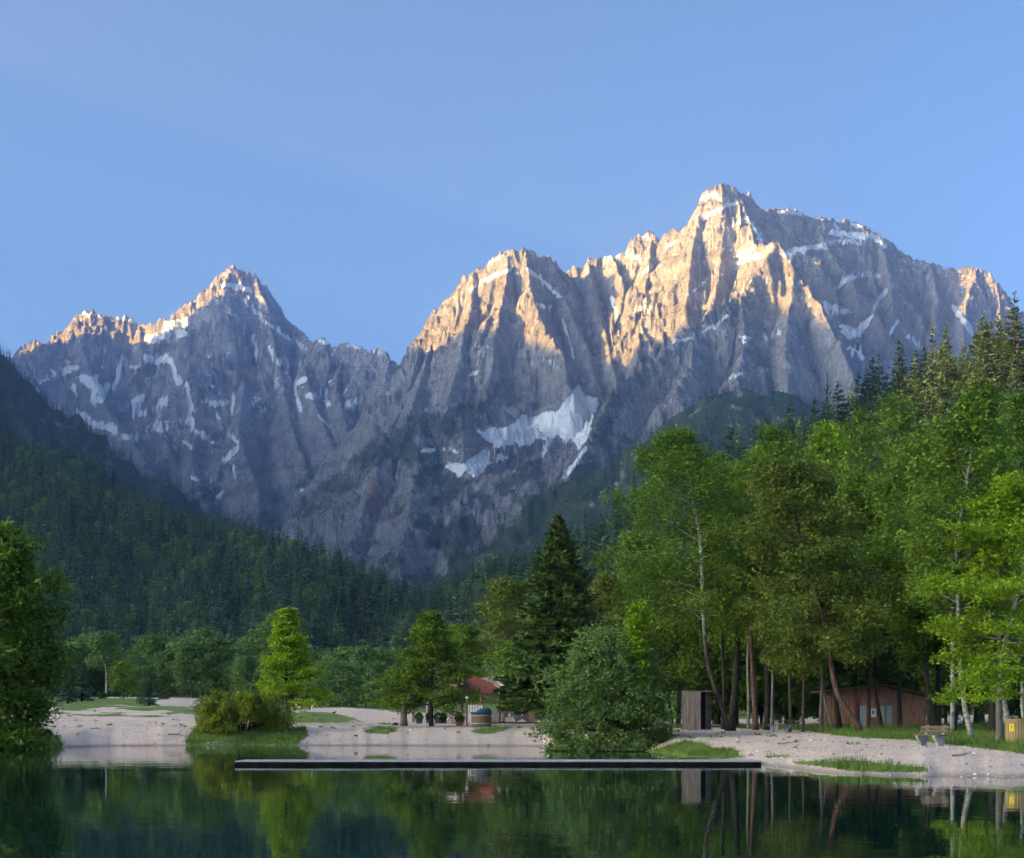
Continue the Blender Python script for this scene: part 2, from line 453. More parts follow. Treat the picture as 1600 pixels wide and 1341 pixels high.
snow = np.zeros(PX.shape)
for k, poly in enumerate([
   [(903,603),(915,615),(937,628),(928,645),(922,670),(916,690),(905,702),(896,690),(870,680),(858,690),(842,684),(818,700),(800,694),(780,698),(762,690),(744,672),(782,668),(800,664),(815,650),(835,652),(850,645),(872,642),(890,620)],
   [(742,712),(755,704),(796,714),(790,720),(765,724),(752,740),(740,745),(728,735),(716,745),(708,735),(694,734),(700,722),(722,724)],
   [(1284,466),(1300,476),(1330,484),(1338,488),(1310,492),(1298,496),(1288,486)],
   [(1310,506),(1325,510),(1352,512),(1342,528),(1322,530)],
   [(1152,525),(1178,527),(1160,538)]]):
    snow = np.maximum(snow, inpoly(PX + 4 * fbm(PX / 9, PY / 9, 3, 70 + k), PY + 4 * fbm(PX / 9, PY / 9, 3, 90 + k), poly, 6))
for k, (w, pts) in enumerate([
   (3.5, [(915,700),(900,722),(890,735),(876,752)]), (3, [(860,690),(850,708)]), (4, [(1095,310),(1115,304),(1128,312)]), (3.5, [(1095,340),(1120,328),(1150,316)]), (3, [(1145,352),(1165,340)]), (3, [(1168,340),(1190,375)]),
   (5, [(1155,410),(1175,400),(1185,402)]), (4, [(1155,397),(1178,390)]), (6, [(1300,362),(1335,368),(1370,372),(1382,385)]), (3.6, [(1225,398),(1250,392),(1290,380),(1325,378),(1345,380)]),
   (3.2, [(1235,390),(1262,388),(1290,388)]), (3.5, [(1305,450),(1325,435),(1350,428),(1375,432)]), (4, [(1365,480),(1378,462),(1385,455)]), (4.2, [(1345,510),(1365,494)]), (2.6, [(1310,356),(1300,350)]),
   (3, [(1330,352),(1358,355)]), (3, [(1215,331),(1250,334)]), (2.6, [(1390,520),(1405,500)]), (5, [(1490,480),(1505,500),(1520,520)]), (4, [(1340,545),(1350,562)]), (3, [(1325,545),(1345,548)]),
   (3, [(1000,368),(1015,372)]), (4, [(950,402),(980,398),(1000,405)]), (3, [(735,452),(760,438),(800,420)]), (3, [(780,400),(765,412)]), (3, [(825,420),(850,440),(875,465)]), (2.4, [(880,500),(892,540),(897,560)]),
   (2.6, [(850,560),(870,575)]), (3, [(1040,385),(1055,378)]), (2.6, [(840,475),(862,480)]), (3, [(955,465),(965,495)]), (3, [(995,485),(1022,482)]), (2.6, [(1095,520),(1120,510),(1135,495)]), (3.6, [(1195,525),(1218,520)]),
   (3, [(1050,535),(1080,528)]), (2.6, [(1100,440),(1085,455)]), (2.4, [(1018,415),(1000,430)]), (2.8, [(735,585),(745,583)]), (2.6, [(660,705),(690,700),(715,705)]), (2.6, [(1140,590),(1160,582)]), (3.4, [(1420,525),(1440,545)])]):
    snow = np.maximum(snow, stroke(PX, PY, pts, w * 1.1, 4, k + 3))
speck = ridged(PX / 26, PY / 13 + PX / 60, 4, 99)
snow = np.maximum(snow, sstep(.58, .78, speck) * sstep(600, 420, PY) * sstep(.05, .4, fbm(PX / 70, PY / 50, 2, 15) + .15) * .5)
front = np.zeros(PX.shape)
veg = .62 * sstep(.05, .35, fbm(PX / 70 + PY / 60, PY / 45, 3, 22) + .18) * sstep(640, 740, PY) * sstep(480, 560, PX) \
    + .5 * stroke(PX, PY, [(470,800),(520,765),(560,735),(590,700),(640,668),(700,655),(760,650)], 26, 6, 61) \
    + .5 * stroke(PX, PY, [(1180,470),(1120,500),(1060,540),(1000,585),(960,625),(930,680),(900,740)], 26, 8, 62) \
    + .62 * inpoly(PX, PY, [(600,690),(700,660),(760,700),(830,760),(880,740),(960,660),(1010,640),(1010,780),(900,860),(830,900),(640,930),(650,830),(620,760)], 60) * sstep(-.15, .25, fbm(PX / 36 - PY / 50, PY / 60, 4, 27)) \
    + .12 * sstep(560, 900, PY) + .6 * stroke(PX, PY, [(700,650),(720,640),(760,632),(790,590)], 9, 5, 63)
veg *= (1 - .75 * np.exp(-((PX - 580) / 38) ** 2 - ((PY - 800) / 65) ** 2)) * (1 - .75 * np.exp(-((PX - 1180) / 110) ** 2 - ((PY - 560) / 60) ** 2))
veg = np.where(snow > .4, 0, veg)
red = np.exp(-((PX - 584) / 13) ** 2 - ((PY - 780) / 38) ** 2) * .95 + np.exp(-((PX - 615) / 16) ** 2 - ((PY - 808) / 10) ** 2) * .6 \
    + np.exp(-((PX - 1490) / 8) ** 2 - ((PY - 480) / 30) ** 2) * .6 + np.exp(-((PX - 665) / 12) ** 2 - ((PY - 600) / 25) ** 2) * .2
me = mesh_np('main_massif', V, Fc, ROCK, True, dict(snow=snow, veg=veg, red=red))
tag(link('main_mountain', me), kind='structure')
# ---------------------------------------------------------------- unseen ridge added behind and left, crest shaped to shade the valley
PERP = np.array([-SUN_DIR[1], SUN_DIR[0]]); TAN = math.tan(SUN_EL); C0 = 2500.0
def c0(q): return np.interp(q, [-8200, -6400, -5200, -4200], [500, 700, 1900, 2500])
crest = []
for px, py, d, dz in [(1700, 420, 430, -75), (1500, 480, 430, 0), (1150, 590, 3000, 150), (1280, 492, 4650, 0), (1130, 505, 4930, 0), (1060, 540, 4980, 0), (1000, 578, 5000, 0),
                      (900, 545, 5200, 0), (800, 545, 5200, 0), (735, 565, 5250, 0), (690, 548, 5350, 0), (640, 500, 5600, 0), (560, 549, 6600, 40), (470, 512, 6850, 60), (400, 478, 6900, 40), (340, 492, 6950, 0),
                      (290, 512, 6900, 0), (240, 540, 6900, 0), (200, 532, 6950, 0), (120, 518, 7000, 0), (50, 560, 6900, 0)]:
    p = P(px, py, d); q = p[:2] @ PERP; L = c0(q) - p[:2] @ SUN_DIR
    crest.append((q, p[2] + dz + L * TAN))
crest += [(-250, 605), (-100, 590), (600, 575), (1600, 520), (2600, 500), (-8200, 1900)]
crest.sort()
cq = np.array([c[0] for c in crest]); cz = np.array([c[1] for c in crest])
qs = np.linspace(-8200, 2600, 260); us = np.concatenate([np.linspace(-1, -.1, 14), np.linspace(-.07, .07, 7), np.linspace(.1, 1, 14)])
Q, U = np.meshgrid(qs, us)
top = np.interp(Q, cq, cz) ; 
wid = 250 + 1.15 * np.interp(Q, qs, np.convolve(np.pad(np.interp(qs, cq, cz), 10, 'edge'), np.ones(21) / 21, 'valid'))
wid = np.minimum(wid, np.interp(Q, [-6400, -5200, -4200], [850, 1500, 4000]))
XX = SUN_DIR[0] * (c0(Q) + U * wid) + PERP[0] * Q; YY = SUN_DIR[1] * (c0(Q) + U * wid) + PERP[1] * Q
print('OCC', top.max(), (XX / YY)[YY > 500].max())
ZZ = top * (1 - np.abs(U)) ** 1.1 + 60 * np.clip(np.abs(U) * 4, 0, 1) * fbm(XX / 300, YY / 300, 4, 9) * (1 - np.abs(U)) - 15
nc = len(qs); i = np.arange(len(us) - 1)[:, None] * nc + np.arange(nc - 1)[None, :]

def forest_floor_material():
    t = NT('forest_floor'); v = t.coord('Object'); n = t.noise(v, .03, 8, .7)
    t.col(t.ramp(n, [(.3, (.018, .03, .014)), (.52, (.035, .055, .025)), (.60, (.06, .08, .045)), (.66, (.30, .27, .25))])); t.rough(1)
    t.bump(n, 1, 6); return t.m
FLOOR = forest_floor_material()
me = mesh_np('shade_ridge', np.stack([XX, YY, ZZ], -1).reshape(-1, 3), np.stack([i, i + nc, i + nc + 1, i + 1], -1).reshape(-1, 4), FLOOR, True)
tag(link('hill', me), kind='structure')  # out of view; added to block the low sun

# ---------------------------------------------------------------- forested hills in view
HL = [([(-420,560,1700),(-260,610,1650),(-100,665,1600),(0,722,1500),(60,752,1430),(150,800,1330),(240,832,1260),(330,862,1200),(400,872,1150),(460,880,1100),(520,922,1050),(560,955,1010),(600,982,980),(650,1015,940),(700,1060,880)], .42),
      ([(60,752,1430),(90,880,1120),(110,1000,850)], .42), ([(330,862,1200),(300,940,1000),(280,1040,780)], .42), ([(460,880,1100),(450,960,930),(440,1060,740)], .42)]
HR = [([(2200,380,430),(1900,440,420),(1760,500,420),(1600,612,430),(1500,645,470),(1400,685,520),(1300,745,580),(1200,800,640),(1100,840,720),(1000,872,780),(900,893,850),(800,925,950),(740,950,1000),(680,980,1050),(640,1005,1100),(600,1040,1150)], .62),
      ([(1600,612,430),(1560,760,340),(1520,900,270)], .55)]
HB = [([(-500,230,3200),(-300,345,3250),(-150,440,3300),(0,552,3400),(60,606,3400),(130,680,3400),(200,722,3400),(250,770,3350),(330,828,3300),(380,862,3300),(450,905,3200),(520,960,3100)], .8),
      ([(-60,510,3350),(60,700,2900),(150,800,2600)], .8), ([(130,680,3400),(200,780,3000)], .8), ([(-300,345,3250),(-200,600,2700),(-100,800,2200)], .8)]
HK = [([(620,1000,2500),(700,950,2700),(800,880,2800),(870,815,2900),(960,726,3000),(1050,654,3000),(1110,618,3000),(1160,608,3000),(1230,614,3000),(1262,638,3000),(1290,668,3000),(1400,760,3000),(1600,800,3000)], .72),
      ([(1050,654,3000),(1010,740,2800),(960,830,2550)], .75), ([(1160,608,3000),(1170,700,2800),(1150,800,2500)], .75), ([(1230,614,3000),(1270,720,2750)], .75)]
def hfun(lines, seed, **k):
    def f(X, Y):
        H, S, D = ridge_surface(X, Y, lines, seed=seed, power=1, **k); return H
    return f
near_k = dict(warp=18, flute=8, jag=2.5)
far_k = dict(warp=60, flute=34, jag=7)
hl_h = hfun(HL, 51, **near_k); hr_h = hfun(HR, 61, warp=10, flute=5, jag=1.5); hb_h = hfun(HB, 71, **far_k); hk_h = hfun(HK, 81, **far_k)
hill_defs = [('forested_hill', hl_h, (-420, 760, 130), (640, 1750, 90)), ('forested_hillside', hr_h, (520, 2100, 160), (190, 1300, 110)),
             ('wooded_mountain', hb_h, (-420, 560, 160), (1900, 3700, 110)), ('wooded_spur', hk_h, (560, 1500, 160), (2200, 3300, 110))]
for nm, hf, (a, b, n), (r0, r1, m) in hill_defs:
    V, Fc, PX, PY = polar_sheet(np.linspace(a, b, n), np.linspace(r0, r1, m), lambda X, Y, hf=hf: np.maximum(hf(X, Y), -12))
    tag(link(nm, mesh_np(nm, V, Fc, FLOOR, True)), kind='structure')

# ---------------------------------------------------------------- ground with the lake bed and the shore
KN = [(-100, [(104,0),(107,.55),(112,.9),(150,1.5),(190,3.6),(240,4.9)]), (40, [(105,0),(108,.5),(114,1.1),(150,1.5),(190,3.5),(240,4.8)]), (85, [(108,0),(113,.8),(119,1.2),(150,1.5),(190,3.5),(240,4.8)]),
      (175, [(114.8,0),(122,1.25),(126,1.32),(150,1.45),(190,3.45),(240,4.8)]), (280, [(115,0),(122,1.28),(126,1.3),(150,1.5),(190,3.4),(240,4.8)]),
      (340, [(116,0),(121,1.0),(127,1.25),(155,1.6),(195,3.0),(240,4.3)]), (480, [(116,0),(121,.92),(127,1.25),(155,1.7),(195,2.6),(240,3.6)]),
      (650, [(115,0),(121,.95),(127,1.26),(150,1.5),(190,2.2),(240,3.2)]), (850, [(113,0),(120,.95),(126,1.26),(150,1.5),(190,2.1),(240,3.0)]),
      (885, [(101,0),(105,.5),(113,.95),(150,1.5),(190,2.0),(240,2.8)]), (1000, [(98,0),(103,.5),(108,.98),(130,1.25),(190,1.9),(240,2.8)]),
      (1060, [(86,0),(96,.75),(108,1.12),(130,1.2),(190,1.7),(240,2.8)]), (1180, [(70,0),(84,.68),(106,1.0),(130,1.05),(180,1.6),(240,3)]),
      (1300, [(58.5,0),(66,.5),(85,1.0),(130,.98),(175,1.6),(240,4)]), (1450, [(56,0),(64,.78),(85,1.02),(130,1.05),(175,1.6),(240,5)]), (1700, [(54,0),(62,.68),(80,.95),(130,1.3),(175,1.8),(240,6)])]
kpx = np.array([k[0] for k in KN], float); kd = np.array([[q[0] for q in k[1]] for k in KN], float); kz = np.array([[q[1] for q in k[1]] for k in KN], float)
PATCH = [[(288,1160),(296,1146),(312,1138),(400,1136),(478,1138),(482,1150),(468,1160),(450,1190),(300,1190)],
         [(565,1143),(590,1137),(618,1138),(622,1142),(608,1147),(575,1146)], [(732,1142),(760,1138),(802,1136),(790,1141),(768,1147),(748,1147)],
         [(1000,1178),(1040,1166),(1072,1156),(1098,1162),(1112,1168),(1140,1169),(1156,1174),(1150,1179),(1165,1183),(1100,1188),(1000,1190)],
         [(1196,1182),(1235,1180),(1240,1182),(1200,1184)],
         [(1238,1191),(1262,1190),(1282,1190),(1335,1189),(1365,1191),(1400,1196),(1440,1198),(1456,1204),(1430,1207),(1380,1207),(1330,1205),(1285,1198),(1270,1196),(1245,1194)],
         [(-100,1130),(66,1137),(90,1150),(100,1163),(84,1200),(-100,1210)]]
def gz(X, Y, patch=True):
    az = np.arctan2(X, Y); r = np.hypot(X, Y)
    lim = math.radians(18.0)
    azc = np.clip(az, -lim, lim)
    px = 800 + F * np.tan(azc); d = r * np.cos(azc)
    back = sstep(math.radians(50), math.radians(150), np.abs(az))
    z = np.zeros(np.shape(px)); 
    D = [np.interp(px, kpx, kd[:, k]) for k in range(6)]; Zk = [np.interp(px, kpx, kz[:, k]) for k in range(6)]
    sc = 1 - back * .965
    D = [q * sc for q in D]
    # gentle wander of the shoreline
    wob = 1.1 * fbm(px / 45, px * 0 + 3, 3, 5) * sstep(10, 50, D[0])
    dd = d - wob
    z = np.where(dd < D[0], np.maximum(-(D[0] - dd) * .12, -3.5), 0)
    for a in range(5):
        t = np.clip((dd - D[a]) / (D[a + 1] - D[a]), 0, 1)
        m = (dd >= D[a]) & (dd < D[a + 1] + 1e-6)
        z = np.where(m, Zk[a] + (Zk[a + 1] - Zk[a]) * t, z)
    far = dd > D[5]
    z = np.where(far, Zk[5] + (dd - D[5]) * .012, z)
    land = sstep(0, 2.5, dd - D[0])
    z = z + land * (.05 * fbm(X / 2.2, Y / 2.2, 3, 4) + .12 * fbm(X / 11, Y / 11, 3, 14) * sstep(2, 12, dd - D[0]))
    if patch:
        pxx = 800 + F * X / np.maximum(Y, 1); pyy = HZ - F * (z - CZ) / np.maximum(Y, 1)
        for k in (1, 2, 5):
            z = z + .16 * inpoly(pxx, pyy, PATCH[k], 9) * (Y > 20)
    return z
az = np.concatenate([np.radians(np.linspace(-180, -24, 40)), np.radians(np.linspace(-23, -18.6, 10)), np.arctan((np.linspace(-60, 1660, 620) - 800) / F), np.radians(np.linspace(18.6, 23, 10)), np.radians(np.linspace(24, 180, 40))])
rr = np.concatenate([[0.5, 2, 4, 8, 16, 30, 42], np.arange(50, 130, .42), np.geomspace(130.3, 300, 110), np.geomspace(310, 9200, 30)])
AZ, RR = np.meshgrid(az, rr)
X = RR * np.sin(AZ); Y = RR * np.cos(AZ)
Z = gz(X, Y)
gPX = 800 + F * X / np.where(np.abs(Y) < 1, 1, Y); gPY = HZ - F * (Z - CZ) / np.where(np.abs(Y) < 1, 1, Y)
front = (Y > 20) & (np.abs(X / np.maximum(Y, 1)) < .5)
nx = gPX + 5 * fbm(gPX / 12, gPY / 4, 3, 31); ny = gPY + 1.6 * fbm(gPX / 10, gPY / 3, 3, 41)
g = np.zeros(X.shape)
for k, poly in enumerate(PATCH): g = np.maximum(g, inpoly(nx, ny, poly, 2.0))
R_ = np.hypot(X, Y)
g = np.maximum(g, inpoly(nx, ny, [(1040,1137),(1090,1141),(1100,1136),(1200,1140),(1250,1141),(1300,1148),(1340,1153),(1420,1156),(1470,1162),(1540,1170),(1600,1178),(1700,1185),(1700,1129),(1500,1129.5),(1250,1130.5),(1050,1131)], 3))
g = np.maximum(g, inpoly(nx, ny, [(420,1120),(470,1112),(520,1113),(562,1124),(540,1129),(440,1130)], 2.5))
g = np.maximum(g, inpoly(nx, ny, [(480,1108),(540,1106),(600,1110),(640,1114),(760,1116),(900,1116),(900,1100),(480,1100)], 2.0))
lot = inpoly(nx, ny, [(1100,1130),(1700,1129),(1700,1122),(1100,1124)], 1.5)
g = np.where(front, g, .8)
g = np.maximum(g, inpoly(nx, ny, [(40,1089),(330,1089),(330,1095),(250,1099),(150,1103),(60,1104)], 2) * .9)
veg2 = sstep(-.12, .3, 1.3 * fbm(X / 5 + Y / 40, Y / 7, 4, 8) + .42 * sstep(1116, 1097, gPY) + .35 * (np.abs(gPX - 350) < 90) * sstep(1122, 1108, gPY)) * sstep(1131, 1114, gPY) * .95
band = front & (gPX < 480) & (Y > 140) & (Y < 260)
g = np.maximum(g, np.where(band, veg2, 0))
path = np.maximum(inpoly(nx, ny, [(240,1097),(262,1091),(310,1092),(330,1098),(300,1104),(250,1103)], 2), inpoly(nx, ny, [(485,1107),(510,1107),(560,1112),(610,1118),(640,1121),(560,1126),(555,1120),(520,1113)], 2))
path = np.maximum(path, inpoly(nx, ny, [(150,1091),(330,1092.5),(330,1090.5),(150,1089.5)], 1) * .8)
g = np.where(front, g * (1 - path), g)
g = np.where((Y > 262) & front, 1, g)
g = np.where((Y > 184) & front & (gPX > 1000), 1, g)
g = np.where((Y < 260) & front & (gPX > 1050), np.maximum(g * (1 - lot), 0), g)
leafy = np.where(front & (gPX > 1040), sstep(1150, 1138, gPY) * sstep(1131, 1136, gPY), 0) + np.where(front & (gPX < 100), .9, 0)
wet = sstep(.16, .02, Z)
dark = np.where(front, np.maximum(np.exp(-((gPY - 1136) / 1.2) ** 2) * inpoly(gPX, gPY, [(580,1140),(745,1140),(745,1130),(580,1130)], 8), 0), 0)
nc = len(az); i = np.arange(len(rr) - 1)[:, None] * nc + np.arange(nc - 1)[None, :]
def ground_material():
    t = NT('gravel_and_grass'); v = t.coord('Object')
    a = t.noise(v, 9.0, 6, .75); b = t.noise(v, .35, 6, .65); c = t.noise(v, 2.0, 5, .7)
    vor = t.node('ShaderNodeTexVoronoi'); vor.inputs['Scale'].default_value = 7.0; t.L(v, vor.inputs['Vector'])
    grav = t.ramp(a, [(.32, (.44, .30, .24)), (.5, (.74, .55, .45)), (.68, (.86, .68, .58))])
    grav = t.mix(.18, grav, vor.outputs['Color'], 'SOFT_LIGHT')
    grav = t.mix(t.math('MULTIPLY', t.step(b, .5, .7), .4), grav, (.33, .28, .25))
    grav = t.mix(t.math('MULTIPLY', t.step(c, .62, .72), .45), grav, (.18, .15, .125))
    grav = t.mix(t.math('MULTIPLY', t.attr('wet'), .55), grav, (.13, .11, .10))
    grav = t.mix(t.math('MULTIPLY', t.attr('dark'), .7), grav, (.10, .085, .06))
    gr = t.ramp(c, [(.3, (.06, .10, .02)), (.5, (.12, .20, .03)), (.72, (.22, .29, .055))])
    gr = t.mix(t.step(b, .45, .66), gr, (.24, .25, .09))
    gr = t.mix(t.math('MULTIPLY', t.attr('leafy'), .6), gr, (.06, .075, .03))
    f = t.step(t.math('ADD', t.attr('grass'), t.math('ADD', t.math('MULTIPLY', t.math('SUBTRACT', c, .5), 1.3), t.math('MULTIPLY', t.math('SUBTRACT', a, .5), .8))), .40, .62)
    t.col(t.mix(f, grav, gr)); t.rough(.95)
    t.bump(t.math('ADD', a, t.math('MULTIPLY', vor.outputs['Distance'], .6)), .8, .05)
    return t.m
GROUND = ground_material()
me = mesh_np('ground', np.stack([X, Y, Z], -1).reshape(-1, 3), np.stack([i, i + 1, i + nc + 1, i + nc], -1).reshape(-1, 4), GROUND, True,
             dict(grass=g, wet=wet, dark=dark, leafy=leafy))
tag(link('ground', me), kind='structure')
GRASSF = (X, Y, Z, g, gPX, gPY)

# ---------------------------------------------------------------- the lake
t = NT('lake_water'); v = t.coord('Object', (.55, 1.0, 1))
t.col((.004, .022, .018)); t.rough(.015); t.b.inputs['IOR'].default_value = 1.33; t.b.inputs['Specular IOR Level'].default_value = .5
w1 = t.noise(v, 1.1, 3, .5, .3); w2 = t.noise(v, .12, 2, .5)
wq = t.math('MULTIPLY', w1, t.math('ADD', .25, t.step(w2, .35, .65)))
t.bump(wq, .10, .05)
WATER = t.m
mb = MB(); mb.add([(-260, -30, 0), (260, -30, 0), (260, 170, 0), (-260, 170, 0)], [(0, 1, 2, 3)])
tag(mb.build('water', WATER), kind='structure')
# ---------------------------------------------------------------- tree materials
def leaf_material(name, c0, c1, c2, trans=.35, patch=.8, ov=.12):
    t = NT(name)
    g = t.node('ShaderNodeNewGeometry'); r = g.outputs['Random Per Island']
    v = t.coord('Object'); n = t.noise(v, patch, 3, .6)
    oi = t.node('ShaderNodeObjectInfo')
    f = t.math('ADD', t.math('MULTIPLY', r, .42), t.math('ADD', t.math('MULTIPLY', t.math('SUBTRACT', n, .5), 1.5), t.math('ADD', .24, t.math('MULTIPLY', t.math('SUBTRACT', oi.outputs['Random'], .3), ov))))
    c = t.ramp(f, [(.1, c0), (.48, c1), (.9, c2)])
    t.col(c); t.rough(.6); t.b.inputs['Specular IOR Level'].default_value = .2
    tr = t.node('ShaderNodeBsdfTranslucent'); t.L(c, tr.inputs[0])
    mx = t.node('ShaderNodeMixShader'); mx.inputs[0].default_value = trans
    t.L(t.b.outputs[0], mx.inputs[1]); t.L(tr.outputs[0], mx.inputs[2]); t.L(mx.outputs[0], t.out.inputs[0])
    return t.m
LEAF = dict(
    green=leaf_material('leaves_green', (0.076, 0.130, 0.015), (0.162, 0.260, 0.024), (0.283, 0.382, 0.038)),
    bright=leaf_material('leaves_bright', (0.109, 0.192, 0.011), (0.260, 0.400, 0.017), (0.434, 0.560, 0.032)),
    birch=leaf_material('leaves_birch', (0.080, 0.140, 0.020), (0.160, 0.265, 0.030), (0.285, 0.370, 0.045), patch=.45),
    olive=leaf_material('leaves_olive', (0.075, 0.125, 0.020), (0.150, 0.220, 0.032), (0.310, 0.300, 0.060), patch=.5),
    gold=leaf_material('leaves_gold', (0.110, 0.130, 0.018), (0.220, 0.225, 0.026), (0.400, 0.290, 0.036)),
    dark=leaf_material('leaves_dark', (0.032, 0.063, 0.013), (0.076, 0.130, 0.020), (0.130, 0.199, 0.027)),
    willow=leaf_material('leaves_willow', (0.090, 0.150, 0.040), (0.185, 0.285, 0.075), (0.310, 0.410, 0.120)),
    yellow=leaf_material('leaves_yellow', (0.120, 0.160, 0.016), (0.250, 0.300, 0.028), (0.400, 0.420, 0.045)),
    leftw=leaf_material('leaves_left', (0.060, 0.115, 0.018), (0.165, 0.265, 0.028), (0.320, 0.430, 0.045), patch=.35),
    far=leaf_material('leaves_far', (0.080, 0.145, 0.050), (0.180, 0.290, 0.085), (0.290, 0.420, 0.125), patch=.15),
    spruce=leaf_material('needles_spruce', (0.041, 0.084, 0.061), (0.084, 0.151, 0.101), (0.155, 0.236, 0.149), .1, .12, .55),
    spruce2=leaf_material('needles_light', (0.055, 0.100, 0.060), (0.105, 0.170, 0.095), (0.180, 0.250, 0.130), .15, .12, .5),
    larch=leaf_material('needles_larch', (0.075, 0.135, 0.065), (0.140, 0.235, 0.100), (0.220, 0.330, 0.140), .2, .12, .5),
    bigspruce=leaf_material('needles_big', (0.032, 0.070, 0.022), (0.095, 0.163, 0.032), (0.230, 0.325, 0.068), .12, .7),
    cone=leaf_material('brown_shoots', (0.109, 0.054, 0.031), (0.217, 0.109, 0.054), (0.295, 0.186, 0.078), .1, 2.0),
)
def bark_material(name, a, b, sc=6.0, st=(1, 1, .25), base=False):
    t = NT(name); v = t.coord('Object', st); n = t.noise(v, sc, 6, .7)
    c = t.ramp(n, [(.35, a), (.65, b)])
    if base:      # old birches have dark furrowed bark near the ground
        sp = t.node('ShaderNodeSeparateXYZ'); t.L(t.coord('Object'), sp.inputs[0])
        c = t.mix(t.step(t.math('ADD', sp.outputs[2], t.math('MULTIPLY', n, 3.0)), 6.5, 10.5), (.07, .058, .048), c)
    t.col(c); t.rough(.9); t.bump(n, .9, .05); return t.m
BARK = dict(brown=bark_material('bark_brown', (.045, .034, .026), (.13, .10, .075)), red=bark_material('bark_reddish', (.06, .034, .026), (.18, .105, .08)),
            grey=bark_material('bark_grey', (.10, .09, .075), (.27, .24, .20)), dark=bark_material('bark_dark', (.018, .015, .012), (.055, .045, .036)),
            birch=bark_material('bark_birch', (.09, .08, .07), (.56, .52, .46), 3.0, (1, 1, 2.2)),
            oldbirch=bark_material('bark_old_birch', (.16, .14, .12), (.60, .56, .50), 3.0, (1, 1, 2.2), True))

# ---------------------------------------------------------------- tree geometry
def leaf_quads(rng, cen, size, elong=1.5, up=.6, hang=0.0):
    n = len(cen)
    nr = rng.normal(size=(n, 3)); nr[:, 2] = np.abs(nr[:, 2]) + up
    nr /= np.linalg.norm(nr, axis=1)[:, None]
    a = rng.normal(size=(n, 3)); a[:, 2] -= hang * 2.0
    u = a - nr * np.sum(a * nr, 1)[:, None]; u /= np.linalg.norm(u, axis=1)[:, None] + 1e-9
    v = np.cross(nr, u)
    s = size * rng.uniform(.65, 1.35, n)[:, None]
    L = u * s * elong * .5; W = v * s * .5
    V = np.stack([cen - L, cen + W + L * .15, cen + L, cen - W + L * .15], 1).reshape(-1, 3)
    return V, np.arange(n * 4).reshape(-1, 4)

def limb(start, az, el, L, droop, rng, n=5, wig=.10):
    """bent limb; el start elevation angle, droop change of elevation along it"""
    p = np.array(start, float); pts = [p.copy()]
    a, e = az, el
    for i in range(n):
        d = np.array([math.cos(e) * math.sin(a), math.cos(e) * math.cos(a), math.sin(e)])
        p = p + d * L / n; pts.append(p.copy())
        e += droop / n + rng.normal() * wig; a += rng.normal() * wig * 1.3
    return np.array(pts)

SHAPES = dict(spire=lambda t: (1 - t) ** 1.2 * .98 + .07, round=lambda t: np.sin(np.pi * np.clip(.14 + .80 * t, 0, 1)) ** .7, dome=lambda t: (1 - t ** 2.4) * .97 + .05, oval=lambda t: np.sin(np.pi * np.clip(.10 + .86 * t, 0, 1)) ** .9,
              spread=lambda t: np.sin(np.pi * np.clip(.28 + .68 * t, 0, 1)) ** .6, cone=lambda t: (1 - t) ** .75 * .95 + .06, top=lambda t: np.sin(np.pi * np.clip(.05 + .72 * t, 0, 1)) ** .8,
              birch=lambda t: .35 + .65 * np.sin(np.pi * np.clip(.2 + .72 * t, 0, 1)) - .55 * t ** 3)

def at_path(pts, t):
    k = t * (len(pts) - 1); i = min(int(k), len(pts) - 2); f = k - i
    return pts[i] * (1 - f) + pts[i + 1] * f

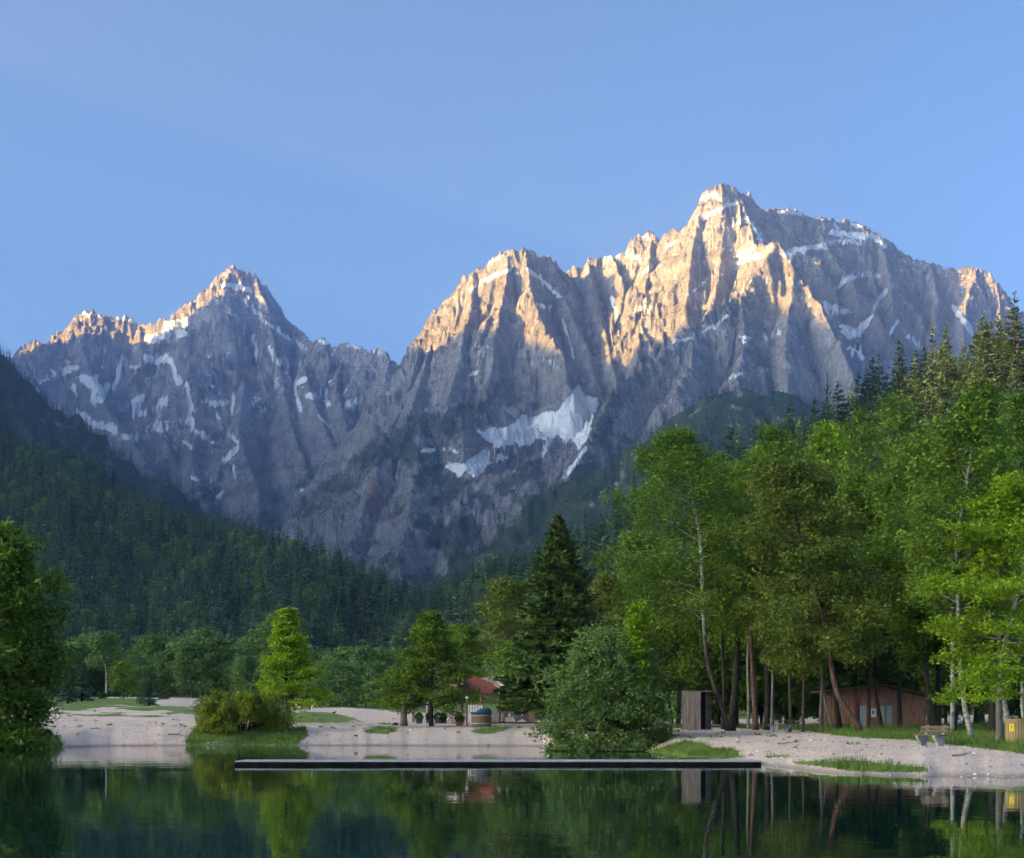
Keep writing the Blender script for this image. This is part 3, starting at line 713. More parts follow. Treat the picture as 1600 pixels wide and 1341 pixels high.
def broadleaf_geo(seed, H, R, base=.22, shape='round', nl=30, nsub=6, r0=None, path=None, el=(10, 65), droop=-.2, sdroop=-.3, clump=.55, flat=.65,
                  leaves=12000, leaf=.2, elong=1.5, up=.6, hang=0., topf=.95, layered=False, asym=(0, 0), bark_limbs=True, stems=None, one_side=None, limbk=.42):
    rng = np.random.RandomState(seed)
    r0 = (r0 or H * .016 + .05) * .8
    mb = MB(); cl = []; wt = []
    if stems is None:
        if path is None:
            path = [(0, 0, 0)] + [(rng.normal() * .02 * H * t, rng.normal() * .02 * H * t, t * H * topf) for t in (.15, .35, .55, .75, 1)]
        path = np.array(path, float)
        # resample smoothly
        k = len(path); tt = np.linspace(0, k - 1, (k - 1) * 3 + 1)
        pts = np.stack([np.interp(tt, range(k), path[:, c]) for c in range(3)], 1)
        pts[1:-1] = (pts[:-2] + 2 * pts[1:-1] + pts[2:]) / 4
        rad = [r0 * (1.25 if i == 0 else 1) * (1 - i / (len(pts) - 1)) ** .8 + .02 for i in range(len(pts))]
        pts0 = pts.copy(); pts0[0, 2] -= .3
        mb.tube(pts0, rad, 7)
        zs = pts[:, 2]
        for i in range(nl):
            t = (i + .5) / nl
            z = H * (base + (topf - base) * t ** .95)
            f = np.interp(min(z, zs[-1] * .995), zs, np.arange(len(pts))) / (len(pts) - 1)
            o = at_path(pts, f)
            az = i * 2.399963 + rng.normal() * .35
            prof = SHAPES[shape](np.array(t))
            L = max(.25, R * prof * rng.uniform(.72, 1.1))
            L *= 1 + asym[0] * math.sin(az) + asym[1] * math.cos(az)
            e = math.radians(el[0] + (el[1] - el[0]) * t + rng.normal() * 7)
            lp = limb(o, az, e, L * 1.04, droop, rng)
            # keep inside its height
            lp[:, 2] = np.minimum(lp[:, 2], H * 1.0)
            lr = max(.02, np.interp(f, np.linspace(0, 1, len(rad)), rad) * limbk)
            mb.tube(lp, [lr * (1 - .8 * q / 5) for q in range(6)], 4, cap=False)
            for s in range(nsub):
                q = .22 + .78 * (s + rng.uniform(0, .9)) / nsub
                so = at_path(lp, min(q, .99))
                sl = L * (.16 + .34 * (1 - q)) * rng.uniform(.6, 1.2) + .25
                sa = az + (1 if s % 2 else -1) * rng.uniform(.4, 1.2)
                sp = limb(so, sa, (e + droop * q) * .5 + rng.normal() * .2, sl, sdroop, rng, 3)
                if bark_limbs and s % 2 == 0: mb.tube(sp, [lr * .4, lr * .3, lr * .2, .008], 3, cap=False)
                for w in (.45, .75, 1.0):
                    cl.append(at_path(sp, min(w, .999)) + rng.normal(size=3) * .08); wt.append(.6 + .4 * q)
            cl.append(lp[-1]); wt.append(1.)
    else:
        for (x0, y0, az, e, L, dr, r) in stems:
            lp = limb((x0, y0, -.1), az, e, L, dr, rng, 7, .05)
            mb.tube(lp, [r * (1 - .85 * q / 7) for q in range(8)], 5, cap=False)
            for s in range(nsub):
                q = base + (1 - base) * (s + rng.uniform(0, .9)) / nsub
                so = at_path(lp, min(q, .99)); sl = R * rng.uniform(.3, .8)
                sp = limb(so, az + rng.normal() * 1.0, e * .5 + rng.normal() * .3, sl, sdroop, rng, 3)
                for w in (.3, .65, 1.0): cl.append(at_path(sp, min(w, .999))); wt.append(1)
    cl = np.array(cl); wt = np.array(wt)
    if one_side is not None:
        m = one_side(cl); cl = cl[m]; wt = wt[m]
    idx = rng.choice(len(cl), leaves, p=wt / wt.sum())
    sz = clump * rng.uniform(.6, 1.25, len(cl))
    off = rng.normal(size=(leaves, 3)) * .5
    ln = np.linalg.norm(off, axis=1)[:, None]; off = off / np.maximum(ln, 1e-6) * np.minimum(ln, 1.0)
    off[:, 2] *= flat
    cen = cl[idx] + off * sz[idx][:, None] * 1.5
    if hang > 0: cen[:, 2] -= np.abs(rng.normal(size=leaves)) * hang * clump
    cen[:, 2] = np.maximum(cen[:, 2], .08)
    V, Fc = leaf_quads(rng, cen, leaf, elong, up, hang)
    return mb, V, Fc

def spruce_geo(seed, H, R, base=.08, nw=22, per=7, droop=.5, detail=2, power=.85, sparse=0., upturn=.3):
    """whorled conifer; detail 0: kites only, 1: kites with side kites, 2: needle sprays"""
    rng = np.random.RandomState(seed)
    mb = MB(); mb.tube([(0, 0, -.4), (0, 0, H * .5), (0, 0, H * .98)], [H * .014 + .03, H * .009, .02], 6)
    V = []
    def kite(p0, d, L, w, roll):
        d = d / np.linalg.norm(d); s = np.cross(d, (0, 0, 1)); s /= np.linalg.norm(s) + 1e-9
        n = np.cross(s, d); s2 = s * math.cos(roll) + n * math.sin(roll)
        V.append([p0, p0 + d * L * .55 + s2 * w - n * .15 * w, p0 + d * L, p0 + d * L * .55 - s2 * w - n * .15 * w])
    for i in range(nw):
        t = (i + rng.uniform(-.3, .3)) / nw; t = min(max(t, 0), .985)
        z = H * (base + (1 - base) * t)
        k = max(3, int(round(per * (1 - .4 * t))))
        for j in range(k):
            if rng.rand() < sparse: continue
            az = 2 * math.pi * (j + rng.uniform(-.35, .35)) / k + i * 1.3
            L = R * ((1 - t) ** power) * rng.uniform(.7, 1.12) + .25
            e = -droop * (1 - t) + .5 * t + rng.normal() * .08
            p0 = np.array([0, 0, z + rng.normal() * H * .008])
            if detail == 2:
                lp = limb(p0, az, e, L, upturn, rng, 5, .05)
                mb.tube(lp, [.05 * (1 - q / 6) + .008 for q in range(6)], 4, cap=False)
                m = int(10 + L * 13)
                for q in range(m):
                    f = rng.uniform(.12, 1.0); so = at_path(lp, min(f, .995))
                    sa = az + rng.choice([-1, 1]) * rng.uniform(.3, 1.2)
                    se = e * .6 + upturn * f - rng.uniform(0, .5)
                    d = np.array([math.cos(se) * math.sin(sa), math.cos(se) * math.cos(sa), math.sin(se)])
                    kite(so, d, L * (.18 + .22 * (1 - f)) + .15, .05 + .03 * L, rng.uniform(-.9, .9))
                kite(lp[-2], lp[-1] - lp[-2], .45, .10, 0)
            else:
                d = np.array([math.cos(e) * math.sin(az), math.cos(e) * math.cos(az), math.sin(e)])
                kite(p0, d, L, L * .24 + H * .006, rng.uniform(-.5, .5))
                if detail == 1:
                    for f in (.35, .6, .8):
                        for sgn in (-1, 1):
                            sa = az + sgn * rng.uniform(.5, 1.0)
                            dd = np.array([math.cos(e - .3) * math.sin(sa), math.cos(e - .3) * math.cos(sa), math.sin(e - .3)])
                            kite(p0 + d * L * f, dd, L * .42 * (1.15 - f * .6), L * .09 + .06, rng.uniform(-1, 1))
    # leader
    for r_ in (0, 1.57): V.append([np.array([0, 0, H * .9]), np.array([math.cos(r_) * H * .008, math.sin(r_) * H * .008, H * .95]), np.array([0, 0, H]), np.array([-math.cos(r_) * H * .008, -math.sin(r_) * H * .008, H * .95])])
    V = np.array(V).reshape(-1, 3)
    return mb, V, np.arange(len(V)).reshape(-1, 4)

def tree_obj(name, geo, leaf, bark, loc, rz=0., label=None, cat='tree', group=None, crown='crown', trunk='trunk', extra=None):
    mb, V, Fc = geo
    t = empty(name, loc, rz, label=label, cat=cat, group=group)
    mb.build(trunk, BARK[bark], t, smooth=True)
    link(crown, mesh_np(name + '_crown', V, Fc, LEAF[leaf]), t)
    return t

def dup(root, loc, rz=0., s=1., label=None, group=None, sz=None):
    r = root.copy(); C.objects.link(r); r.location = loc; r.rotation_euler = (0, 0, rz)
    r.scale = (s, s, sz or s)
    if label: r['label'] = label
    if group: r['group'] = group
    for ch in list(root.children):
        c = ch.copy(); C.objects.link(c); c.parent = r
        for g2 in ch.children:
            d = g2.copy(); C.objects.link(d); d.parent = c
    return r

def gpoint(px, d):
    x = (px - 800) / F * d
    z = float(gz(np.array([x]), np.array([float(d)]))[0])
    return (x, float(d), z)
def gheight(px, d, top):
    return P(px, top, d)[2] - gpoint(px, d)[2]
# ---------------------------------------------------------------- forests on the hills
rs = np.random.RandomState(5)
def src(name, geo, leaf, bark, label, cat, group):
    return tree_obj(name, geo, leaf, bark, (0, 0, 0), 0, label, cat, group)
L_GRP = 'conifers in the forest on the left hillside'; L_LAB = 'dark spruce in the blue hazy forest covering the hill on the left'
R_GRP = 'conifers in the forest on the right hillside'; R_LAB = 'dark conifer in the forest climbing the hillside behind the lakeside grove'
protoN = [src('spruce_tree', spruce_geo(200 + k, 26, 4.2 + .5 * (k % 3), .12 + .1 * (k % 2), 24, 8, .45, 1, .8 - .1 * (k % 2), .12 * (k % 3)), ('spruce', 'spruce', 'spruce2', 'spruce2', 'larch')[k],
              ('dark', 'brown')[k % 2], L_LAB, 'tree', L_GRP) for k in range(5)]
for p_ in protoN[4:]: p_.name = 'larch_tree'
protoB = [src('broadleaf_tree', broadleaf_geo(230 + k, 18, 5.2, .2, 'round', 18, 5, clump=1.2, leaves=2200, leaf=.55, bark_limbs=False), 'far', 'brown', 'x', 'tree', L_GRP) for k in range(2)]
def low_tree(k):
    mb, V, Fc = spruce_geo(260 + k, 24, 4.0, .05, 9, 5, .5, 0, .8)
    return mb, V, Fc

def scatter(hf, x0, x1, y0, y1, sp, jit=.45):
    xs = np.arange(x0, x1, sp); ys = np.arange(y0, y1, sp)
    X, Y = np.meshgrid(xs, ys); X = X + rs.uniform(-jit, jit, X.shape) * sp; Y = Y + rs.uniform(-jit, jit, X.shape) * sp
    X = X.ravel(); Y = Y.ravel(); Z = hf(X, Y)
    px = 800 + F * X / Y
    return X, Y, Z, px
def visible(X, Y, Z, px, h=26.0):
    """drop trees hidden behind nearer ground and trees: running lowest row per column"""
    py = HZ - F * (Z + h - CZ) / Y; o = np.argsort(Y); hor = np.full(2200, 1200.0); keep = np.zeros(len(X), bool)
    pg = HZ - F * (Z + h * .5 - CZ) / Y
    for i in o:
        c = int(px[i]) + 300
        if c < 4 or c > 2190: continue
        if py[i] < hor[c] + 4:
            keep[i] = True
        hor[c - 3:c + 4] = np.minimum(hor[c - 3:c + 4], pg[i])
    return keep
sets = []
X, Y, Z, px = scatter(hl_h, -640, 30, 640, 1700, 8.5); m = (Z > 6) & (px > -60) & (px < 720); X, Y, Z, px = X[m], Y[m], Z[m], px[m]; k = visible(X, Y, Z, px); HLt = [a[k] for a in (X, Y, Z, px)]
X, Y, Z, px = scatter(hr_h, -120, 240, 225, 1250, 7.6); m = (Z > 7) & (px > 590) & (px < 1680); X, Y, Z, px = X[m], Y[m], Z[m], px[m]; k = visible(X, Y, Z, px); HRt = [a[k] for a in (X, Y, Z, px)]
X, Y, Z, px = scatter(hb_h, -1300, 0, 1900, 3700, 14); m = (Z > 60) & (px > -40) & (px < 560); X, Y, Z, px = X[m], Y[m], Z[m], px[m]; k = visible(X, Y, Z, px, 20); HBt = [a[k] for a in (X, Y, Z, px)]
X, Y, Z, px = scatter(hk_h, -150, 800, 2200, 3300, 14); m = (Z > 60) & (px > 640) & (px < 1400) & (fbm(X / 120, Y / 200, 4, 3) > -.22); X, Y, Z, px = X[m], Y[m], Z[m], px[m]; k = visible(X, Y, Z, px, 20); HKt = [a[k] for a in (X, Y, Z, px)]
print('FOREST', len(HLt[0]), len(HRt[0]), len(HBt[0]), len(HKt[0]))

used = set()
rest = []   # (x, y, z, scale, variant)
def individuals(T, n, label, group, extra=lambda x, y, px: True):
    X, Y, Z, px = T; o = np.argsort(Y); cnt = 0
    for i in o:
        broad = rs.rand() < .22
        s = rs.uniform(.62, 1.12); q = rs.rand(); v = 0 if q < .3 else 1 if q < .5 else 2 if q < .68 else 3 if q < .82 else 4
        if -5 < px[i] < 1605 and cnt < n and not broad:
            p_ = protoN[v]
            if v not in used:
                used.add(v); t = p_; t.location = (X[i], Y[i], Z[i] - .3); t.rotation_euler[2] = rs.rand() * 6; t.scale = (s, s, s); t['label'] = label; t['group'] = group
            else: dup(p_, (X[i], Y[i], Z[i] - .3), rs.rand() * 6.28, s, label, group, s * rs.uniform(.85, 1.1))
            cnt += 1
        else:
            rest.append((X[i], Y[i], Z[i] - .3, s * (.95 if broad else 1), 5 + rs.randint(2) if broad else v))
# trees below the grove's own crowns cannot be seen: count only those whose tops clear them
vis_top = lambda T: (HZ - F * (T[2] + 24 - CZ) / T[1])
def clear(T):
    X, Y, Z, px = T
    lim = np.interp(px, [560, 620, 740, 760, 870, 930, 940, 1000, 1130, 1200, 1260, 1300, 1380, 1440, 1600], [1000, 1000, 990, 900, 870, 830, 830, 640, 680, 700, 640, 680, 640, 590, 600])
    k = vis_top(T) < lim; return [a[k] for a in T], [a[~k] for a in T]
individuals(HLt, 150, L_LAB, L_GRP)
vis, hid = clear(HRt)
individuals(vis, 150, R_LAB, R_GRP)
individuals(hid, 0, '', '')

def forest_stuff(name, pts, sources, label=None):
    me = bpy.data.meshes.new(name)
    A = np.array([p[:3] for p in pts], np.float32)
    me.vertices.add(len(A)); me.vertices.foreach_set('co', A.ravel())
    at = me.attributes.new('sc', 'FLOAT', 'POINT'); at.data.foreach_set('value', np.array([p[3] for p in pts], np.float32))
    at = me.attributes.new('vi', 'INT', 'POINT'); at.data.foreach_set('value', np.array([p[4] for p in pts], np.int32))
    at = me.attributes.new('rz', 'FLOAT', 'POINT'); at.data.foreach_set('value', rs.uniform(0, 6.28, len(pts)).astype(np.float32))
    o = link(name, me); tag(o, kind='stuff')
    ng = bpy.data.node_groups.new(name, 'GeometryNodeTree')
    ng.interface.new_socket('Geometry', in_out='INPUT', socket_type='NodeSocketGeometry'); ng.interface.new_socket('Geometry', in_out='OUTPUT', socket_type='NodeSocketGeometry')
    N, Lk = ng.nodes, ng.links
    gi = N.new('NodeGroupInput'); go = N.new('NodeGroupOutput')
    jn = N.new('GeometryNodeJoinGeometry')
    for parts in reversed(sources):
        jj = N.new('GeometryNodeJoinGeometry')
        for ob in parts:
            oi = N.new('GeometryNodeObjectInfo'); oi.transform_space = 'ORIGINAL'; oi.inputs['Object'].default_value = ob
            Lk.new(oi.outputs['Geometry'], jj.inputs[0])
        g2 = N.new('GeometryNodeGeometryToInstance'); Lk.new(jj.outputs[0], g2.inputs[0]); Lk.new(g2.outputs[0], jn.inputs[0])
    ip = N.new('GeometryNodeInstanceOnPoints'); ip.inputs['Pick Instance'].default_value = True
    def attr(nm, ty):
        a = N.new('GeometryNodeInputNamedAttribute'); a.data_type = ty; a.inputs['Name'].default_value = nm; return a.outputs[0]
    Lk.new(gi.outputs[0], ip.inputs['Points']); Lk.new(jn.outputs[0], ip.inputs['Instance']); Lk.new(attr('vi', 'INT'), ip.inputs['Instance Index'])
    cx = N.new('ShaderNodeCombineXYZ'); Lk.new(attr('rz', 'FLOAT'), cx.inputs[2]); 
    er = N.new('FunctionNodeEulerToRotation'); Lk.new(cx.outputs[0], er.inputs[0]); Lk.new(er.outputs[0], ip.inputs['Rotation'])
    cs = N.new('ShaderNodeCombineXYZ'); sa = attr('sc', 'FLOAT')
    for q in range(3): Lk.new(sa, cs.inputs[q])
    Lk.new(cs.outputs[0], ip.inputs['Scale']); Lk.new(ip.outputs[0], go.inputs[0])
    md = o.modifiers.new('forest', 'NODES'); md.node_group = ng
    return o
# two broadleaf sources become real trees at the foot of the hill
protoB[0].location = (*P(585, 1010, 560)[:2], 6.0); protoB[1].location = (*P(700, 1010, 600)[:2], 6.0)
tag(protoB[0], 'pale rounded tree in haze at the foot of the left forest', 'tree', 'x'); tag(protoB[1], 'soft green tree at the foot of the hazy forest above the canopy', 'tree', 'x')
for b_ in protoB: del b_['group']
forest_stuff('hillside_forest', rest, [list(p_.children) for p_ in protoN] + [list(b_.children) for b_ in protoB])
lowA = tree_obj('spruce_tree', low_tree(0), 'spruce', 'dark', (*P(90, 700, 1150)[:2], float(hl_h(np.array([P(90, 700, 1150)[0]]), np.array([1150.0]))[0])), 0, L_LAB, 'tree', L_GRP)
lowB = tree_obj('spruce_tree', low_tree(1), 'spruce2', 'dark', (*P(250, 700, 1180)[:2], float(hl_h(np.array([P(250, 700, 1180)[0]]), np.array([1180.0]))[0])), 0, L_LAB, 'tree', L_GRP)
far = [(x, y, z - .5, rs.uniform(.6, 1.5), rs.randint(2)) for T in (HBt, HKt) for x, y, z in zip(*T[:3])]
forest_stuff('distant_forest', far, [list(lowA.children), list(lowB.children)])
# ---------------------------------------------------------------- the trees one can tell apart
def bl(name, label, px, d, top, rpx, lfm, bark, seed, cat='tree', group=None, rz=0., dz=0., **k):
    g = gpoint(px, d); H = gheight(px, d, top); R = rpx * d / F
    if 'path' in k:   # path in photo pixels -> local metres
        k['path'] = [((a - px) / F * d, off, (HZ - b) / F * d + CZ - g[2]) for a, b, off in k['path']]
    return tree_obj(name, broadleaf_geo(seed, H, R, **k), lfm, bark, (g[0], g[1], g[2] + dz), rz, label, cat, group)

# left edge: big willow leaning over the water
bl('willow_tree', 'large dark green willow leaning over the water at the left edge', -34, 103, 832, 132, 'leftw', 'dark', 301, base=.05, shape='round', nl=60, nsub=7, el=(-12, 70), droop=-.35, sdroop=-.7,
   clump=.66, leaves=42000, leaf=.17, elong=2.4, hang=.7, asym=(.05, 0))
bl('shrub', 'low straggly shrub on the dark bank under the left willow', 42, 104, 1092, 42, 'leftw', 'dark', 302, cat='shrub', base=.02, nl=14, nsub=5, el=(0, 70), clump=.34, leaves=2600, leaf=.13, elong=1.8, sdroop=-.6)

# meadow trees
def willow_bush():
    g = gpoint(378, 121.5); rng = np.random.RandomState(303)
    st = []
    for q in range(46):
        a = q * 2.4 + rng.normal() * .2; e = math.radians(rng.uniform(28, 84)); L = (1.95 + 1.4 * math.sin(e)) * rng.uniform(.85, 1.12) * (1.05 if math.sin(a) > 0 else .95)
        st.append((math.sin(a) * .55, math.cos(a) * .4, a, e, L, -.75, .045))
    geo = broadleaf_geo(303, 3.4, 1.2, base=.58, stems=st, nsub=9, sdroop=-1.3, clump=.30, leaves=17000, leaf=.09, elong=4.2, hang=1.0, up=.2)
    tree_obj('willow_shrub', geo, 'yellow', 'dark', g, 0, 'rounded yellow-green willow bush with many bare stems on the grassy shore mound', 'bush', crown='foliage', trunk='stems')
willow_bush()
bl('maple_tree', 'bright yellow-green maple standing behind the willow bush on the shore', 448, 136, 948, 64, 'bright', 'dark', 304, base=.14, shape='spire', nl=46, nsub=6, el=(2, 48), droop=-.1, sdroop=-.15,
   clump=.42, flat=.38, leaves=17000, leaf=.15, asym=(.08, 0))
bl('hornbeam_tree', 'mid-green hornbeam with layered branches standing alone on the gravel beach', 674, 128.5, 955, 88, 'green', 'dark', 305, base=.15, shape='spire', nl=58, nsub=7, el=(-2, 58), droop=-.1, sdroop=-.05,
   clump=.42, flat=.42, leaves=21000, leaf=.14, asym=(-.05, 0), r0=.22)
# pollarded willow next to it
bl('pollard_willow', 'stout pale pollard willow trunk left of the dark hornbeam on the beach', 631, 130, 1046, 36, 'birch', 'grey', 306, base=.42, shape='round', nl=20, nsub=6, el=(0, 75), droop=-.4,
   clump=.4, leaves=5200, leaf=.14, elong=2.0, hang=.4, r0=.34, path=[(631, 1134, 0), (631, 1100, 0), (632, 1085, 0), (638, 1060, 0)])
bl('round_tree', 'dense dark maple half hidden behind the hornbeam, left of the canopy', 722, 165, 985, 44, 'green', 'dark', 307, base=.15, nl=30, clump=.55, leaves=9000, leaf=.19)
# the tall spruce
def big_spruce():
    d = 127; g = gpoint(873, d); H = gheight(873, d, 806)
    mb, V, Fc = spruce_geo(308, H, 94 / F * d, .15, 32, 9, .35, 2, .85, 0.0, .35)
    rng = np.random.RandomState(9)
    n = 20000
    t = rng.beta(1.1, 1.6, n); z = H * (.15 + .84 * t); R = 84 / F * d * (1 - t) ** .82 + .25
    wh = np.sin(z * 7.5) * .12 + 1
    az = rng.rand(n) * 6.283; lob = 1 + .16 * np.sin(az * 5 + z * 3.1) + .08 * np.sin(az * 11 - z * 5)
    r = R * np.sqrt(rng.uniform(.1, 1, n)) * wh * lob
    m = fbm(az * 2.2 + 7, z * 1.6, 3, 6) > -.28
    cen = np.stack([r * np.cos(az), r * np.sin(az), z - r * .22], 1)[m]; cen[:, 2] = np.maximum(cen[:, 2], 2.0)
    V2, F2 = leaf_quads(rng, cen, .17, 1.9, .5, .4)
    Vc = np.concatenate([V, V2]); Fcc = np.concatenate([Fc, F2 + len(V)])
    t_ = tree_obj('spruce_tree', (mb, Vc, Fcc), 'bigspruce', 'dark', g, 0, 'tall dark spruce with brown shoots at its tip, beside the rust-red canopy', 'tree')
    n = 1500; t = rng.beta(3.5, 1.2, n) ; z = H * (.3 + .68 * t); tt = (z / H - .07) / .93; R = 80 / F * d * np.clip(1 - tt, 0, 1) ** .85
    az = rng.rand(n) * 6.283
    cl = np.stack([R * np.cos(az), R * np.sin(az), z - R * .2], 1)
    cl = cl + rng.normal(size=cl.shape) * .12
    V3, F3 = leaf_quads(rng, cl, .16, 1.3, .2)
    link('brown_shoots', mesh_np('brown_shoots', V3, F3, LEAF['cone']), t_)
big_spruce()
bl('tree', 'olive-yellow rounded tree behind and left of the tall spruce', 790, 178, 912, 62, 'olive', 'brown', 309, base=.12, nl=34, clump=.7, leaves=12000, leaf=.22)
bl('tree', 'low soft green tree between the canopy and the tall spruce', 812, 160, 1010, 40, 'birch', 'brown', 310, base=.18, nl=24, clump=.6, leaves=7000, leaf=.2, droop=-.5, hang=.4)
bl('tree', 'yellow-olive tinged tree to the right of the tall spruce', 950, 150, 896, 44, 'olive', 'brown', 311, base=.25, nl=28, clump=.6, leaves=8500, leaf=.19, droop=-.4, hang=.3)
# bush standing in the water
def big_bush():
    g = gpoint(950, 99.5); H = gheight(950, 99.5, 990)
    geo = broadleaf_geo(312, H, 97 / F * 101, base=.02, shape='dome', nl=72, nsub=7, el=(-8, 80), droop=-.25, sdroop=.1, clump=.46, leaves=36000, leaf=.11, elong=1.9, topf=.92, r0=.2, flat=.8)
    rg = np.random.RandomState(31); n = 30000; R = 97 / F * 99.5
    th = rg.rand(n) * 6.283; u = rg.rand(n) ** .8; z = H * .98 * (1 - u)
    lump = .97 + .42 * fbm(th * 1.9 + 3, z * .7, 3, 3) + .16 * fbm(th * 5, z * 1.6, 2, 5)
    rad = R * np.sqrt(np.clip(1 - (z / H) ** 2.0, 0, 1)) ** .9 * lump * rg.uniform(.78, 1.0, n)
    cen = np.stack([rad * np.cos(th), rad * np.sin(th), z - .35 * (1 - z / H) + .25 * lump], 1)[fbm(th * 2.6, z * .9, 3, 8) > -.22]
    cen[:, 2] = np.maximum(cen[:, 2], -.25)
    V2, F2 = leaf_quads(rg, cen, .11, 1.9)
    geo = (geo[0], np.concatenate([geo[1], V2]), np.concatenate([geo[2], F2 + len(geo[1])]))
    tree_obj('willow_shrub', geo, 'willow', 'dark', g, 0, 'huge round blue-green bush at the water edge behind the jetty', 'bush', crown='foliage', trunk='stems')
big_bush()
bl('young_tree', 'slender bright lime-green young tree rising out of the big round bush', 991, 98.0, 943, 19, 'bright', 'brown', 313, base=.42, shape='cone', nl=34, nsub=5, el=(5, 50), clump=.3, flat=.4, leaves=6000, leaf=.13)
bl('yew_shrub', 'dark spreading evergreen sprays at the lower right of the round bush', 1000, 98.2, 1085, 46, 'dark', 'dark', 314, cat='shrub', base=.04, shape='spread', nl=24, nsub=6, el=(-6, 30), clump=.34, flat=.3, leaves=6500, leaf=.13)

# ---- the grove, left to right
bl('birch_tree', 'tallest birch at the left of the grove with a leaning white upper trunk', 1135, 109, 652, 118, 'birch', 'oldbirch', 320, base=.34, shape='birch', nl=46, nsub=7, el=(15, 50), droop=-.55, sdroop=-.9,
   clump=.55, leaves=44200, leaf=0.126, hang=.8, asym=(-.42, 0), r0=.21, limbk=.2, path=[(1138, 1135, 0), (1118, 1080, -.3), (1102, 1030, -.5), (1096, 940, -.8), (1092, 850, -1.2), (1076, 760, -1.2), (1062, 690, -.6), (1056, 662, 0)])
bl('tree', 'dark-trunked tree leaning right out of the birch clump beside the plank cabin', 1144, 111, 770, 60, 'green', 'dark', 321, base=.45, nl=26, el=(10, 60), clump=.6, leaves=14300, leaf=0.160, r0=.3,
   path=[(1143, 1136, 0), (1150, 1070, .3), (1156, 980, .5), (1150, 860, .3), (1148, 790, 0)])
bl('tree', 'thin dark stem between the two leaning trunks beside the plank cabin', 1131, 113, 800, 44, 'green', 'dark', 322, base=.5, nl=18, clump=.55, leaves=8450, leaf=0.160, r0=.16, path=[(1131, 1133, 0), (1131, 1050, 0), (1126, 940, 0), (1122, 820, 0)])
bl('tree', 'dark broad tree whose trunk stands left of the plank cabin', 1058, 128, 905, 56, 'green', 'dark', 323, base=.3, nl=26, clump=.62, leaves=12350, leaf=0.168, r0=.22, path=[(1060, 1133, 0), (1061, 1070, 0), (1056, 980, 0), (1056, 920, 0)])
bl('tree', 'slim leaning sapling just right of the big round bush', 1050, 132, 985, 32, 'green', 'dark', 324, base=.35, nl=16, clump=.5, leaves=5460, leaf=0.151, r0=.10, path=[(1052, 1132, 0), (1046, 1100, 0), (1040, 1070, 0), (1046, 1000, 0)])
bl('tree', 'tall green tree with a reddish trunk, first of the trunk cluster at the grove centre', 1180, 116, 722, 70, 'green', 'red', 325, base=.4, nl=34, clump=.7, leaves=19500, leaf=0.168, r0=.24, path=[(1181, 1134, 0), (1177, 1060, 0), (1172, 960, 0), (1180, 850, 0), (1182, 740, 0)])
bl('tree', 'pale slim trunk at the left edge of the central trunk cluster', 1169, 120, 850, 36, 'green', 'grey', 326, base=.45, nl=18, clump=.55, leaves=7280, leaf=0.168, r0=.14)
bl('tree', 'dark thick trunk in the middle of the central trunk cluster', 1198, 117, 760, 66, 'green', 'dark', 327, base=.4, nl=30, clump=.68, leaves=15600, leaf=0.168, r0=.27)
bl('tree', 'grey slender trunk at the right edge of the central trunk cluster', 1207, 121, 870, 36, 'olive', 'grey', 328, base=.4, nl=18, clump=.55, leaves=7280, leaf=0.168, r0=.13)
bl('tree', 'olive tree with a strongly curved reddish trunk in front of the wooden hut', 1345, 96, 722, 104, 'olive', 'red', 329, base=.30, shape='round', nl=50, nsub=7, el=(-12, 62), droop=-.35, sdroop=-.5, clump=.6, leaves=35100, leaf=0.139,
   hang=.3, r0=.22, path=[(1347, 1141, 0), (1325, 1112, 0), (1308, 1085, 0), (1300, 1052, 0), (1294, 1000, 0), (1284, 960, 0), (1262, 880, .4), (1243, 800, .4), (1238, 735, 0)])
bl('tree', 'thin upright tree left of the slatted screen with pale brown bark', 1283, 104, 900, 40, 'olive', 'grey', 330, base=.45, nl=18, clump=.5, leaves=7800, leaf=0.143, r0=.13)
bl('tree', 'leaning thin stem crossing the slatted screen of the wooden hut', 1302, 105, 930, 30, 'dark', 'grey', 331, base=.5, nl=14, clump=.5, leaves=4940, leaf=0.143, r0=.09, path=[(1302, 1139, 0), (1290, 1100, 0), (1283, 1060, 0), (1280, 950, 0)])
bl('tree', 'short dark thick trunk directly behind the curved trunk', 1311, 108, 880, 50, 'dark', 'dark', 332, base=.35, nl=24, clump=.6, leaves=10400, leaf=0.160, r0=.22, path=[(1312, 1139, 0), (1305, 1090, 0), (1304, 1000, 0), (1310, 900, 0)])
bl('tree', 'slender tree with a knee-high bend left of the hut beside the picnic table', 1234, 103, 905, 44, 'olive', 'brown', 333, base=.4, nl=20, clump=.55, leaves=9100, leaf=0.151, r0=.11)
bl('tree', 'slender brown trunk between picnic table and slatted screen', 1255, 107, 925, 34, 'green', 'brown', 334, base=.4, nl=16, clump=.5, leaves=6240, leaf=0.151, r0=.12)
bl('tree', 'straight reddish-brown trunk in front of the hut between its grey doors', 1357, 110, 745, 74, 'green', 'red', 335, base=.38, nl=40, el=(-6, 55), clump=.65, flat=.45, leaves=20800, leaf=0.168, r0=.17)
bl('tree', 'mossy leaning trunk in front of the right hut door', 1377, 114, 860, 46, 'dark', 'dark', 336, base=.3, nl=26, clump=.55, flat=.4, leaves=11050, leaf=0.151, r0=.16, path=[(1379, 1140, 0), (1371, 1100, 0), (1366, 1060, 0), (1370, 900, 0)])
bl('tree', 'dark straight trunk at the corner of the hut', 1406, 118, 800, 60, 'dark', 'dark', 337, base=.3, nl=30, el=(-5, 50), clump=.62, flat=.45, leaves=14300, leaf=0.160, r0=.22)
